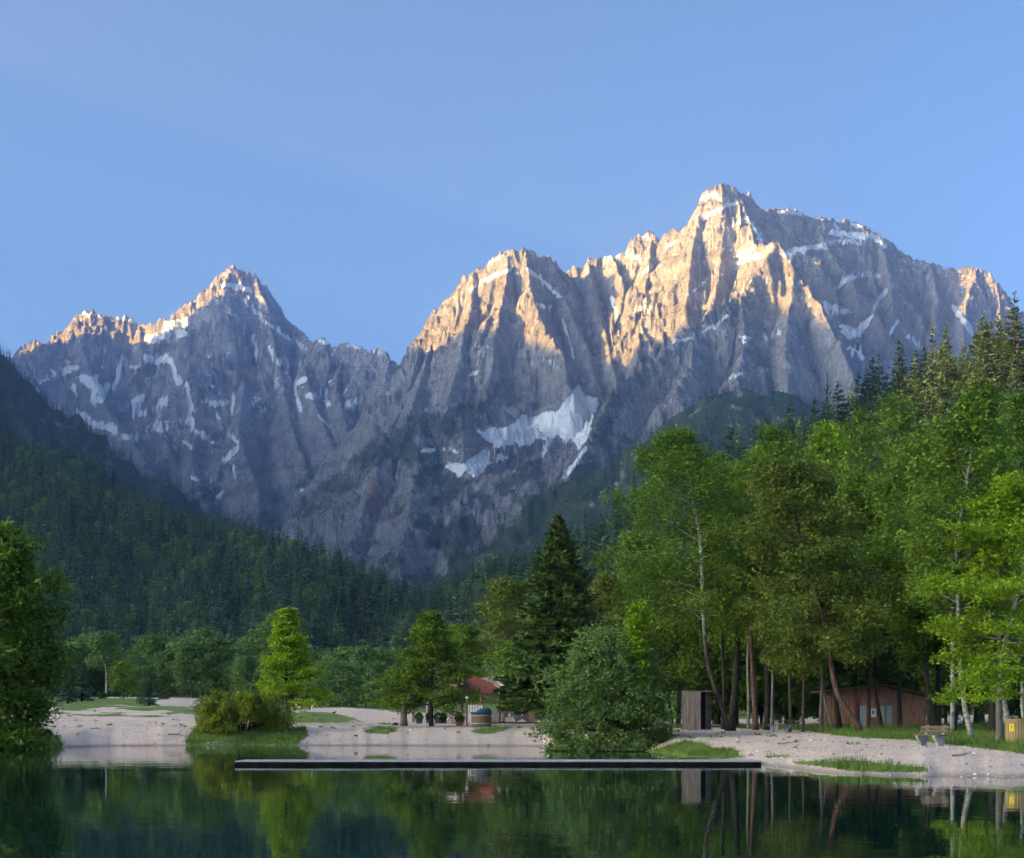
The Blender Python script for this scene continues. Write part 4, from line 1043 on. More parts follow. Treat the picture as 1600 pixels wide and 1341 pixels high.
bl('tree', 'tall yellow-green tree with fine drooping twigs above the hut', 1440, 104, 668, 98, 'birch', 'brown', 338, base=.36, shape='birch', nl=46, nsub=7, el=(5, 60), droop=-.45, sdroop=-.7, clump=.65, leaves=28600, leaf=0.151, hang=.5, r0=.24,
   path=[(1456, 1139, 0), (1448, 1060, 0), (1442, 960, 0), (1436, 820, 0), (1432, 690, 0)])
bl('tree', 'pair of dark trunks behind the bench, the thicker one', 1466, 106, 850, 46, 'dark', 'dark', 339, base=.35, nl=24, clump=.6, leaves=11050, leaf=0.151, r0=.28)
bl('tree', 'forked greenish trunk left of the bench back', 1450, 101, 880, 44, 'green', 'brown', 340, base=.4, nl=22, clump=.55, leaves=9750, leaf=0.143, r0=.13, path=[(1451, 1141, 0), (1452, 1090, 0), (1446, 1040, 0), (1440, 980, 0), (1450, 900, 0)])
bl('birch_tree', 'white-barked birch leaning left behind the bench, reaching the sky', 1517, 77, 596, 96, 'birch', 'birch', 341, base=.34, shape='birch', nl=44, nsub=6, el=(25, 62), droop=-.25, sdroop=-.5, clump=.5, leaves=19500, leaf=0.134, hang=.4, r0=.15, limbk=.32,
   path=[(1519, 1154, 0), (1508, 1110, 0), (1502, 1060, 0), (1499, 980, 0), (1494, 900, -.2), (1490, 850, -.5), (1499, 780, -.9), (1510, 710, -.8), (1522, 650, -.4), (1532, 605, 0)])
bl('birch_tree', 'second white birch stem left of the tallest one, forking high in the crown', 1486, 92, 690, 74, 'birch', 'birch', 342, base=.45, shape='birch', nl=34, nsub=6, el=(20, 65), droop=-.3, clump=.5, leaves=14300, leaf=0.134, hang=.4, r0=.13, limbk=.32,
   path=[(1488, 1140, 0), (1490, 1050, .2), (1488, 950, 0), (1490, 860, -.8), (1494, 800, -1.0), (1496, 740, -.6), (1500, 700, 0)])
bl('tree', 'thick mossy trunk leaning left behind the white birch', 1488, 100, 870, 50, 'dark', 'dark', 343, base=.35, nl=24, clump=.6, leaves=11050, leaf=0.151, r0=.3, path=[(1487, 1141, 0), (1494, 1110, 0), (1502, 1080, 0), (1506, 960, 0)])
bl('beech_tree', 'bright fresh green beech filling the right edge behind the wooden bin', 1610, 73, 762, 134, 'bright', 'grey', 344, base=.27, shape='spread', nl=60, nsub=8, el=(-12, 60), droop=-.2, sdroop=-.2, clump=.42, flat=.38, leaves=49400, leaf=0.105, r0=.2,
   path=[(1563, 1158, 0), (1560, 1100, 0), (1570, 1000, 0), (1600, 900, 0), (1612, 790, 0)])
bl('birch_tree', 'mottled birch trunk leaning left just behind the wooden bin', 1577, 78, 800, 40, 'bright', 'birch', 345, base=.5, nl=18, clump=.45, leaves=6500, leaf=0.118, r0=.16, path=[(1577, 1140, 0), (1568, 1090, 0), (1562, 1050, 0), (1560, 950, 0), (1565, 830, 0)])
bl('birch_tree', 'mottled birch trunk curving at the far right edge above the bin', 1600, 80, 780, 40, 'bright', 'birch', 346, base=.5, nl=18, clump=.45, leaves=6500, leaf=0.118, r0=.13, path=[(1602, 1140, 0), (1597, 1100, 0), (1598, 1070, 0), (1590, 1040, 0), (1600, 850, 0)])
bl('tree', 'dark thick trunk between the white birch and the bin', 1551, 95, 850, 50, 'dark', 'dark', 347, base=.35, nl=24, clump=.55, leaves=10400, leaf=0.143, r0=.3)

# second row: crowns seen above and behind
row2 = [('broad fresh green crown rising behind the tall birch', 1120, 150, 715, 62, 'green', 350), ('rounded mid-green crown above the olive tree, below the far spruces', 1215, 165, 668, 74, 'green', 351),
        ('bright rounded crown below the lone spruces on the slope', 1290, 185, 660, 66, 'bright', 352), ('wide fresh green crown at the foot of the hillside forest', 1350, 200, 640, 70, 'green', 353),
        ('yellow-green crown between the hillside forest and the grove', 1420, 190, 615, 70, 'birch', 354), ('tall airy olive crown near the right edge with bare twigs', 1530, 150, 588, 60, 'olive', 355),
        ('green crown at the right edge under the hillside spruces', 1600, 165, 610, 66, 'green', 356), ('green mid-height crown filling the gap left of the olive tree', 1150, 140, 820, 56, 'green', 357),
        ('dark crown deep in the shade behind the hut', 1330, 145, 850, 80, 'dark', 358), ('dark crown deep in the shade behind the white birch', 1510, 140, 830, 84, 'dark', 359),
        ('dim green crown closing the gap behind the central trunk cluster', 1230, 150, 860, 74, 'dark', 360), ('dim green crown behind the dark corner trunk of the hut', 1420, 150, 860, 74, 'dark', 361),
        ('green crown seen over the round bush beside the golden tree', 1010, 150, 840, 62, 'birch', 362), ('dim crown behind the right edge beech', 1600, 135, 850, 70, 'dark', 363)]
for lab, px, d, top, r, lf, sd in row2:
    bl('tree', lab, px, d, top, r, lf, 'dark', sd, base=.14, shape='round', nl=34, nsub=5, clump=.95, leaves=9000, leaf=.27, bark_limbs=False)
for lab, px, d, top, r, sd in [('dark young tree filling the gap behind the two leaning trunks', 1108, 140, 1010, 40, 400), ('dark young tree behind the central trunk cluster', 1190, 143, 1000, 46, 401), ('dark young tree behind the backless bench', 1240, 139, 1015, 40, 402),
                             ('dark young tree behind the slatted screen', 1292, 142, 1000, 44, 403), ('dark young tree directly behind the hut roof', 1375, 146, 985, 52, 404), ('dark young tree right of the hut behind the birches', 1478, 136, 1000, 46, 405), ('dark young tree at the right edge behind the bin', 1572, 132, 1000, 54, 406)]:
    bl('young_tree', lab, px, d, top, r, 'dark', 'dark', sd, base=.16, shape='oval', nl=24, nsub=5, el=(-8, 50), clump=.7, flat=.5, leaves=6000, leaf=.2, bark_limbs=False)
# low green thicket far behind the trunks
sap = bl('thicket_shrub', 'leafy shrub at the back of the grove beyond the pale car park', 1080, 205, 1075, 46, 'green', 'dark', 370, cat='shrub', group='shrubs behind the car park', base=.05, nl=20, nsub=5, clump=.8, leaves=3000, leaf=.3, bark_limbs=False)
for q in range(11):
    px = 1135 + q * 45 + rs.uniform(-10, 10); g = gpoint(px, 205 + rs.uniform(-8, 18)); dup(sap, g, rs.rand() * 6, rs.uniform(.8, 1.35))
sap['label'] = 'leafy green shrub in the row behind the pale car park, seen between the grove trunks'
for o in C.objects:
    if o.get('group') == 'shrubs behind the car park': o['label'] = sap['label']

# lone spruces standing above the grove
for lab, px, d, top, rp, v in [('lone dark spruce above the grove, left of the pair', 1153, 330, 645, 22, 0), ('left one of the two spruce tips above the grove', 1208, 330, 662, 15, 1), ('right one of the two spruce tips above the grove', 1231, 325, 646, 17, 0),
                             ('shorter spruce tucked against the lone spruce', 1170, 340, 682, 16, 2), ('slim tall conifer standing alone at the foot of the hillside forest', 1293, 300, 576, 20, 2), ('thin larch right of the slim tall conifer', 1330, 320, 592, 18, 4),
                             ('dark spruce in the notch behind the tall spruce, the left one', 915, 330, 797, 22, 0), ('dark spruce in the notch behind the tall spruce, the right one', 943, 335, 800, 24, 1),
                             ('sunlit spruce, the highest tree top at the right edge', 1585, 400, 452, 30, 2), ('sunlit rounded conifer just left of the highest tree top', 1560, 405, 485, 30, 4), ('pointed spruce on the skyline below the right summit', 1536, 410, 482, 20, 1),
                             ('dark spruce on the skyline above the fresh green crowns', 1457, 420, 492, 22, 0), ('second dark skyline spruce right of the first', 1478, 430, 500, 20, 1), ('dark skyline spruce with a broad base left of the hillside', 1404, 430, 522, 30, 0)]:
    x = (px - 800) / F * d
    gh = max(float(hr_h(np.array([x]), np.array([float(d)]))[0]), gpoint(px, d)[2]); H = P(px, top, d)[2] - gh
    o = dup(protoN[v], (x, d, gh - .3), rs.rand() * 6, 1, lab, None, H / 26); sx = rp * d / F / 4.4 * 1.1
    o.scale = (sx, sx, H / 26); del o['group']

# ---- trees round the far meadow
pm = [bl('broadleaf_tree', 'x', 300 + 40 * k, 255, (1012, 1000, 1022)[k], (34, 30, 38)[k], 'far', 'grey', 380 + k, group='far meadow trees', base=.10, shape=('round', 'oval', 'spread')[k], nl=26, nsub=5, clump=.85, leaves=6000, leaf=.27, bark_limbs=False) for k in range(3)]
spots = [(70, 250, 1010), (100, 262, 1018), (128, 268, 1008), (152, 272, 1000), (186, 268, 1020), (206, 262, 1032), (236, 270, 1002), (258, 262, 1020), (282, 268, 1008), (318, 272, 995), (345, 262, 1012), (372, 268, 1018),
         (398, 262, 1005), (415, 258, 985), (440, 262, 1010), (468, 268, 1018), (495, 262, 1022), (520, 258, 1028), (548, 250, 1020), (572, 246, 1016), (598, 252, 1024), (622, 262, 1032), (645, 262, 1020), (215, 240, 1045), (535, 235, 1040), (590, 232, 1038), (505, 238, 1042), (385, 240, 1032), (30, 255, 1000), (0, 262, 1005)]
TL = 'green broadleaf tree in the belt along the far side of the meadow'
for q, (px, d, top) in enumerate(spots):
    k = q % 3; g = gpoint(px, d); H = gheight(px, d, top); h0 = gheight(300 + 40 * k, 255, (1012, 1000, 1022)[k]); s = H / h0
    o = dup(pm[k], g, rs.rand() * 6, s * rs.uniform(.9, 1.1), TL, 'trees along the far side of the meadow', s)
for k in range(3): pm[k]['label'] = TL; pm[k]['group'] = 'trees along the far side of the meadow'
bl('birch_tree', 'far birch with a bright white trunk on the meadow left of centre', 166, 243, 990, 26, 'far', 'birch', 384, base=.42, shape='birch', nl=22, nsub=5, clump=.7, leaves=4500, leaf=.24, r0=.20)
bl('birch_tree', 'smaller far birch with a short visible white stem above the belt', 322, 262, 983, 20, 'far', 'birch', 385, base=.55, shape='birch', nl=18, nsub=5, clump=.6, leaves=3000, leaf=.24, r0=.18)
bl('tree', 'light green small tree on the meadow right of the far white birch', 193, 225, 1040, 20, 'green', 'brown', 386, base=.16, nl=18, nsub=5, clump=.5, leaves=3200, leaf=.2, bark_limbs=False)
bl('tree', 'blue-green tall tree in the belt just behind the bright maple', 425, 250, 960, 24, 'far', 'grey', 387, base=.3, shape='oval', nl=22, nsub=5, clump=.7, leaves=4500, leaf=.24)
for lab, px, d, top, rp, v in [('small dark spruce at the left on the sandy bank', 106, 190, 1045, 20, 0), ('small dark pine with a bare stem beside the little spruce on the bank', 128, 205, 1040, 20, 2), ('bushy little dark pine on the crest of the sandy bank', 233, 185, 1062, 15, 0),
                             ('tiny spindly fir left of the bushy little pine on the bank', 219, 188, 1066, 8, 4), ('small ragged fir left of the yellow willow bush', 316, 165, 1068, 18, 4)]:
    g = gpoint(px, d); H = gheight(px, d, top); o = dup(protoN[v], g, rs.rand() * 6, 1, lab); del o['group']; sx = rp * d / F / 4.4; o.scale = (sx, sx, H / 26)
dk = bl('shrub', 'round dark green garden shrub on the far lawn near the path', 256, 222, 1084, 6.5, 'dark', 'dark', 388, cat='shrub', base=.03, nl=10, nsub=4, clump=.3, leaves=900, leaf=.14, bark_limbs=False)
o = dup(dk, gpoint(160, 228), 1, .8, 'small dark shrub at the foot of the far white birch')
# ---------------------------------------------------------------- built things
M = dict(
    deck=plain('weathered_deck', (.40, .38, .40), .55, .3, 5, .35), fascia=plain('tarred_timber', (.012, .010, .009), .95, .5, 3, .03), larch=plain('reddish_cladding', (.36, .17, .105), .8, .45, 3.0, stretch=(3, 3, .4)),
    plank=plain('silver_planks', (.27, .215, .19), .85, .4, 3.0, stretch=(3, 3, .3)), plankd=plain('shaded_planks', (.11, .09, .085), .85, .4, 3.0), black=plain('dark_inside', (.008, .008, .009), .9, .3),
    door=plain('grey_door', (.42, .44, .45), .5, .08), white=plain('white_enamel', (.72, .72, .70), .5, .1), roofm=plain('dark_red_roof', (.10, .035, .03), .6, .3), concrete=plain('pale_concrete', (.36, .34, .32), .9, .2),
    bench=plain('bench_boards', (.13, .085, .065), .7, .35, 6, stretch=(.5, 3, 3)), bin=plain('bin_slats', (.44, .30, .15), .7, .3, 5, stretch=(3, 3, .4)), yellow=plain('yellow_sticker', (.80, .60, .02), .5, .05), steel=plain('steel_band', (.42, .43, .46), .35, .15, metal=.9),
    tub=plain('tub_staves', (.17, .10, .075), .7, .35, 4, stretch=(3, 3, .4)), lid=plain('blue_canvas', (.02, .075, .15), .75, .35), rust=plain('rust_canvas', (.15, .042, .024), .85, .15, 1.5), cream=plain('cream_canvas', (.56, .47, .37), .85, .1),
    canvas=plain('deck_chair_canvas', (.62, .56, .48), .85, .12), wood=plain('furniture_wood', (.24, .15, .10), .8, .4, 5), greywood=plain('grey_wood', (.22, .19, .175), .85, .4, 4), slate=plain('slate_grey', (.07, .075, .09), .7, .4),
    brick=None, stone=plain('stone', (.40, .37, .35), .9, .3, 6), lamp=plain('lamp_globe', (.78, .78, .74), .3, .03), pole=plain('dark_pole', (.05, .04, .035), .6, .3), redpost=plain('red_timber_post', (.28, .12, .07), .8, .25),
    bird=plain('black_feathers', (.015, .015, .018), .5, .3), clay=plain('terracotta', (.34, .15, .09), .85, .2))
def brick_material():
    t = NT('pale_brick'); v = t.coord('Object')
    b = t.node('ShaderNodeTexBrick'); t.L(v, b.inputs['Vector']); b.inputs['Scale'].default_value = 1.0
    mp = b.inputs['Vector'].links[0].from_node; mp.inputs['Rotation'].default_value = (math.radians(90), 0, 0)
    b.inputs['Brick Width'].default_value = .26; b.inputs['Row Height'].default_value = .085; b.inputs['Mortar Size'].default_value = .012
    b.inputs['Color1'].default_value = (.46, .27, .21, 1); b.inputs['Color2'].default_value = (.58, .42, .35, 1); b.inputs['Mortar'].default_value = (.55, .52, .48, 1)
    t.col(b.outputs['Color']); t.rough(.9); t.bump(b.outputs['Fac'], -.5, .02); return t.m
M['brick'] = brick_material()
def part(mb, name, mat, par, smooth=False): return mb.build(name, M[mat], par, smooth=smooth)
def B(c, s, **k): return MB().box(c, s, **k)
def xp(px, d): return (px - 800) / F * d
PXM = lambda d: F / d

# jetty
def jetty():
    x0, x1 = xp(367, 68.4), xp(1190, 68.4); L = x1 - x0; cx = (x0 + x1) / 2; W = 2.4; yc = 68.4 + W / 2
    t = empty('jetty', (cx, yc, 0), label='long low dark floating jetty lying across the lake in front of the beach', cat='jetty')
    n = 138; w = L / n
    me = B((0, 0, 0), (w * .93, W, .045)).mesh('deck_plank', M['deck'])
    for i in range(n):
        o = link('deck_plank', me, t, (-L / 2 + (i + .5) * w, 0, .158 + rs.uniform(-.003, .003)))
    part(B((0, -W / 2 + .05, .015), (L - .02, .08, .24)), 'front_beam', 'fascia', t); part(B((0, W / 2 - .05, .015), (L - .02, .08, .24)), 'rear_beam', 'fascia', t)
    for s in (-1, 1): part(B((s * (L / 2 - .06), 0, .015), (.08, W - .24, .24)), 'end_beam', 'fascia', t)
    fl = B((0, 0, -.06), (1.6, W - .5, .28)).mesh('float', M['black'])
    for i in range(8): link('float', fl, t, (-L / 2 + 1.6 + i * (L - 3.2) / 7, 0, 0))
jetty()

# plank cabin
def cabin():
    d = 108; g = gpoint(1089, d)
    t = empty('changing_cabin', (g[0], d, g[2]), .0, label='narrow grey plank changing cabin with a dark open doorway beside the birch', cat='cabin')
    x0 = xp(1068.5, d) - g[0]; x1 = xp(1095, d) - g[0]; x2 = xp(1103, d) - g[0]; x3 = xp(1113, d) - g[0]; H = 2.5
    nb = 8; w = (x1 - x0) / nb
    for i in range(nb):
        part(B((x0 + (i + .5) * w, rs.uniform(-.012, .012), H / 2), (w * .94, .03, H - rs.uniform(0, .03))), 'board', 'plank', t)
    for i in range(3):
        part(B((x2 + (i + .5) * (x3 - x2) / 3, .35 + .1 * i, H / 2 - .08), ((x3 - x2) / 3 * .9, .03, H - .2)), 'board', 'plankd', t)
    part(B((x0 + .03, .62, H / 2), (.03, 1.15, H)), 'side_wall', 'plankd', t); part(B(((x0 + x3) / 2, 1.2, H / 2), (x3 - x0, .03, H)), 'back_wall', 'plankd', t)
    part(B(((x1 + x2) / 2, .5, H / 2), (x2 - x1 + .1, .03, H - .1)), 'doorway_shade', 'black', t)  # near-black sheet standing in for the shade inside the doorway
    part(B(((x0 + x3) / 2, .6, .02), (x3 - x0, 1.2, .08)), 'floor', 'greywood', t); part(B(((x0 + x3) / 2, .6, H + .03), (x3 - x0 + .06, 1.3, .05)), 'roof', 'greywood', t)
    part(MB().tube([(x2, .33, 1.35), (x3, .6, 1.35)], .025, 6), 'rail', 'pole', t)
cabin()

# wooden hut
def hut():
    d = 120.0; s = F / d
    g = gpoint(1370, d); X = lambda px: xp(px, d) - g[0]; Zy = lambda py: (HZ - py) / s + CZ - g[2]
    t = empty('wooden_hut', (g[0], d, g[2]), label='low reddish timber hut with pale grey doors under the grove', cat='hut')
    xa, xb, xm = X(1338), X(1447), X(1379)
    D = 3.4
    def topz(x):   # shallow gable
        return np.interp(x, [X(1283), xm, X(1450)], [Zy(1081), Zy(1071), Zy(1087)]) - .10
    doors = [(X(1343), X(1357)), (X(1375), X(1394))]
    n = int((xb - xa) / .15); w = (xb - xa) / n
    for i in range(n):
        x = xa + (i + .5) * w; h = float(topz(x))
        z0 = 0
        if any(a - .04 < x < b + .04 for a, b in doors): z0 = Zy(1102)
        part(B((x, rs.uniform(-.01, .01), (z0 + h) / 2), (w * .92, .025, h - z0)), 'board', 'larch', t)
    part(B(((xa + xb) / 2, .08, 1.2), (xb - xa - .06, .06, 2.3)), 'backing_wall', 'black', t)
    for xx in (xa, xb): part(B((xx, D / 2 + .05, float(topz(xx)) / 2), (.05, D, float(topz(xx)))), 'side_wall', 'larch', t)
    part(B(((xa + xb) / 2, D + .1, 1.2), (xb - xa, .05, 2.4)), 'back_wall', 'larch', t)
    for a, b in doors:
        o = part(B(((a + b) / 2, -.03, Zy(1102) / 2), (b - a, .04, Zy(1102) - .03)), 'door', 'door', t)
        h = MB().tube([(b - .1, -.09, 1.0), (b - .1, -.09, 1.12)], .015, 6).build('handle', M['pole'], o)
    mb_ = part(B((X(1364.5), -.10, Zy(1114)), (.34, .14, .62)), 'meter_box', 'white', t)
    B((X(1363.5), -.18, Zy(1113)), (.12, .02, .26)).build('window', M['slate'], mb_)
    part(B((X(1366), -.06, Zy(1121) / 2), (.5, .03, Zy(1121))), 'low_door', 'redpost', t)
    # slatted screen on the left
    ns = 13
    for i in range(ns):
        x = X(1289) + i * (X(1334) - X(1289)) / (ns - 1)
        part(B((x, -.25, (Zy(1129) + float(topz(x))) / 2), (.10, .05, float(topz(x)) - Zy(1129))), 'slat', 'larch', t)
    for zz in (Zy(1130), 2.35): part(B(((X(1287) + X(1337)) / 2, -.20, zz), (X(1337) - X(1287), .04, .09)), 'rail', 'larch', t)
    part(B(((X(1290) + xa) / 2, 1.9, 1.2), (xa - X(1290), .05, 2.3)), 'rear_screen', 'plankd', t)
    for px in (1288, 1336): part(B((X(px), -.16, 1.2), (.12, .12, 2.5)), 'post', 'redpost', t)
    part(B((X(1382), -.35, float(topz(X(1382))) / 2), (.16, .16, float(topz(X(1382))))), 'post', 'greywood', t)
    for (pa, pb) in ((1281, 1379), (1379, 1451)):
        a, b = X(pa), X(pb); za, zb = [float(np.interp(v, [X(1283), xm, X(1450)], [Zy(1081), Zy(1071), Zy(1087)])) for v in (a, b)]
        m = MB(); y0, y1 = -.7, D + .4; q = .07
        m.add([(a, y0, za - .06), (b, y0, zb - .06), (b, y1, zb - .06), (a, y1, za - .06), (a, y0, za + q), (b, y0, zb + q), (b, y1, zb + q), (a, y1, za + q)], [(0, 3, 2, 1), (4, 5, 6, 7), (0, 1, 5, 4), (1, 2, 6, 5), (2, 3, 7, 6), (3, 0, 4, 7)])
        part(m, 'roof', 'roofm', t)
hut()

# bench on the lawn
def bench(px, d, rz, label, name='park_bench', back=True, L=1.7, seatm='bench'):
    g = gpoint(px, d)
    t = empty(name, g, rz, label=label, cat='bench')
    for s in (-1, 1):
        x = s * L * .30
        out = [(-.26, -.1), (.26, -.1), (.20, .10), (.24, .34), (.34, .42), (-.34, .42), (-.30, .34), (-.14, .10)] if not back else \
              [(-.22, -.1), (.24, -.1), (.20, .12), (.30, .40), (.42, .84), (.34, .86), (.22, .44), (-.34, .44), (-.34, .36), (-.14, .10)]
        m = MB(); m.prism(out, -.07, .07)
        m.v = [(x + v[2], v[0], v[1]) for v in m.v]
        part(m, 'support', 'concrete', t)
    for y in (-.27, -.10, .07): part(B((0, y, .465), (L, .14, .045)), 'seat_slat', seatm, t)
    if back:
        for z, y in ((.62, .24), (.78, .29)): part(B((0, y, z), (L, .035, .12), rx=-.25), 'back_slat', seatm, t)
    return t
bench(1454, 69, math.radians(-55), 'wooden park bench with pale concrete supports on the lawn edge, facing the lake', L=1.5)
bench(1219, 103, math.radians(18), 'low backless bench with grey boards on concrete supports near the central trunks', back=False, seatm='greywood')
def table(px, d):
    g = gpoint(px, d); t = empty('picnic_table', g, .3, label='small grey picnic table standing behind the backless bench', cat='table')
    for y in (-.3, -.1, .1, .3): part(B((0, y, .75), (1.4, .18, .045)), 'table_board', 'greywood', t)
    for s in (-1, 1): part(B((s * .5, 0, .36), (.08, .5, .74)), 'leg', 'concrete', t)
table(1224, 112)

# slatted litter bin at the right edge
def litter_bin():
    d = 70.5; g = gpoint(1588.5, d); t = empty('litter_bin', g, label='round wooden slatted litter bin with a yellow sticker at the right edge', cat='bin')
    R = .45; H = 1.0; n = 26
    me = B((0, 0, 0), (.085, .03, H)).mesh('slat', M['bin'])
    for i in range(n):
        a = 2 * math.pi * i / n
        o = link('slat', me, t, (math.sin(a) * R, -math.cos(a) * R, H / 2 + .03)); o.rotation_euler = (0, 0, a)
    c = MB(); c.tube([(0, 0, .04), (0, 0, H - .05)], R - .04, 24); part(c, 'liner', 'black', t)
    c = MB(); c.tube([(0, 0, H + .03), (0, 0, H + .05)], R + .02, 26); part(c, 'rim', 'pole', t)
    a = math.radians(-42); o = part(B((math.sin(a) * (R + .025), -math.cos(a) * (R + .025), .66), (.19, .012, .32), rz=a), 'sticker', 'yellow', t)
    m = B((math.sin(a) * (R + .035), -math.cos(a) * (R + .035), .69), (.035, .01, .13), rz=a); m.box((math.sin(a) * (R + .035), -math.cos(a) * (R + .035), .585), (.035, .01, .035), rz=a); m.build('mark', M['pole'], o)
litter_bin()

def rock(name, loc, r, label, mat='stone', cat='stone', seed=0, flat=.6):
    import bmesh
    bm = bmesh.new(); bmesh.ops.create_icosphere(bm, subdivisions=2, radius=1); rg = np.random.RandomState(seed)
    for v in bm.verts:
        k = 1 + .22 * rg.normal() * .6; v.co = Vector((v.co.x * r * k * 1.2, v.co.y * r * k, v.co.z * r * k * flat))
    me = bpy.data.meshes.new(name); bm.to_mesh(me); bm.free(); me.materials.append(M[mat])
    o = link(name, me, None, loc); tag(o, label, cat); return o
g = gpoint(1598, 68.5); rock('stone', (g[0], g[1], g[2] + .05), .14, 'pale grey stone lying just in front of the litter bin', seed=1)
g = gpoint(618, 129); rock('stone', (g[0], g[1], g[2] + .1), .22, 'dark mossy lump left of the pale pollard trunk', 'pole', seed=2)
for q, (px, d, r, lab) in enumerate([(326, 116.6, .13, 'leftmost pinkish stone at the waterline of the bush mound'), (337, 116.4, .17, 'largest pinkish stone at the waterline of the bush mound'), (347, 116.7, .11, 'rightmost pinkish stone at the waterline of the bush mound')]):
    g = gpoint(px, d); rock('stone', (g[0], g[1], max(g[2], 0) + .03), r, lab, seed=5 + q)
for q, (px, d, r, lab) in enumerate([(556, 119, .12, 'left one of two small dark stones on the gravel beach below the grass tuft'), (549, 119, .1, 'right one of two small dark stones on the gravel beach')][:1]):
    g = gpoint(px, d); rock('stone', (g[0], g[1], g[2] + .03), r, 'small dark stone on the gravel beach below the left grass tuft', 'slate', seed=9)

# hot tub
def tub():
    d = 125; g = gpoint(752, d); t = empty('hot_tub', g, label='round wooden hot tub with a blue canvas cover on the gravel terrace', cat='tub')
    R = .73; H = 1.0; n = 30
    me = B((0, 0, 0), (.148, .04, H - .12)).mesh('stave', M['tub'])
    for i in range(n):
        a = 2 * math.pi * i / n; o = link('stave', me, t, (math.sin(a) * R, -math.cos(a) * R, .12 + (H - .12) / 2)); o.rotation_euler = (0, 0, a)
    c = MB(); c.tube([(0, 0, .0), (0, 0, .16)], R + .03, 30); part(c, 'base', 'slate', t)
    for z in (.24, .82): c = MB(); c.tube([(0, 0, z), (0, 0, z + .06)], R + .03, 30); part(c, 'hoop', 'steel', t)
    c = MB(); c.tube([(0, 0, H - .04), (0, 0, H + .12), (0, 0, H + .17), (-.08, 0, H + .36)], [R + .06, R + .08, R - .02, .05], 26); part(c, 'cover', 'lid', t, True)
tub()

# canopy over the terrace
def sail(name, pts, mat, label, t=None, thick=.03, n=8):
    """four corner points (px, py, d) -> gently sagging sheet"""
    A, Bq, Cq, D = [P(*p) for p in pts]
    vs = []; 
    for i in range(n + 1):
        for j in range(n + 1):
            u, v = i / n, j / n
            p = (A * (1 - u) + Bq * u) * (1 - v) + (D * (1 - u) + Cq * u) * v
            p = p - np.array([0, 0, .55]) * math.sin(math.pi * u) * math.sin(math.pi * v)
            vs.append(p)
    m = MB(); f = []
    N = (n + 1) ** 2
    allv = [tuple(p) for p in vs] + [(p[0], p[1], p[2] - thick) for p in vs]
    for i in range(n):
        for j in range(n):
            a = i * (n + 1) + j; f.append((a, a + n + 1, a + n + 2, a + 1)); f.append((a + N, a + N + 1, a + N + n + 2, a + N + n + 1))
    m.add(allv, f); return m
can = empty('sail_canopy', (*P(760, 1128, 150)[:2], 1.5), label='rust-red and cream sail canopy stretched over the cafe terrace', cat='canopy')
inv = Vector(can.location)
def cpart(m, name, mat):
    m.v = [(v[0] - inv.x, v[1] - inv.y, v[2] - inv.z) for v in m.v]; return m.build(name, M[mat], can, smooth=name == 'sail')
cpart(sail('sail', [(722, 1052, 156), (741, 1056, 153), (790, 1076, 146), (781, 1087, 144)], 'rust', ''), 'sail', 'rust')
cpart(sail('sail', [(712, 1068, 148), (722, 1052, 156), (781, 1087, 144), (722, 1078, 143)], 'rust', ''), 'sail', 'rust')
cpart(sail('sail', [(745, 1061, 158), (787, 1053, 163), (792, 1064, 156), (770, 1066, 152)], 'cream', ''), 'sail', 'cream')
cpart(sail('sail', [(762, 1063, 150), (778, 1064, 152), (800, 1080, 147), (789, 1078, 145)], 'cream', ''), 'sail', 'cream')
cpart(sail('sail', [(690, 1058, 158), (722, 1054, 156), (726, 1070, 147), (700, 1066, 150)], 'cream', ''), 'sail', 'cream')
for px, y0, d, mt, r in [(752, 1078, 150, 'redpost', .12), (787.5, 1077, 148, 'wood', .07), (801, 1079, 156, 'pole', .10), (722, 1056, 156, 'pole', .09), (692, 1062, 154, 'redpost', .1), (787, 1054, 163, 'pole', .08)]:
    gg = gpoint(px, d); m = MB(); m.tube([(gg[0], d, gg[2] - .2), (gg[0], d, P(px, y0, d)[2])], r, 8); cpart(m, 'post', mt)
for px, y0, y1, d, mt, lab in [(729.5, 1090, 1128, 127.5, 'redpost', 'lamp post with a small white globe left of the hot tub'), (781, 1083, 1128, 136, 'pole', 'dark lamp post with a white globe right of the hot tub')]:
    gg = gpoint(px, d); t = empty('lamp_post', gg, label=lab, cat='lamp'); h = P(px, y0, d)[2] - gg[2]
    m = MB(); m.tube([(0, 0, -.1), (0, 0, h - .1)], .07, 8); part(m, 'pole', mt, t); m = MB(); m.tube([(0, 0, h - .12), (0, 0, h - .06), (0, 0, h + .04), (0, 0, h + .12)], [.06, .13, .13, .04], 10); part(m, 'lamp_globe', 'lamp', t, True)

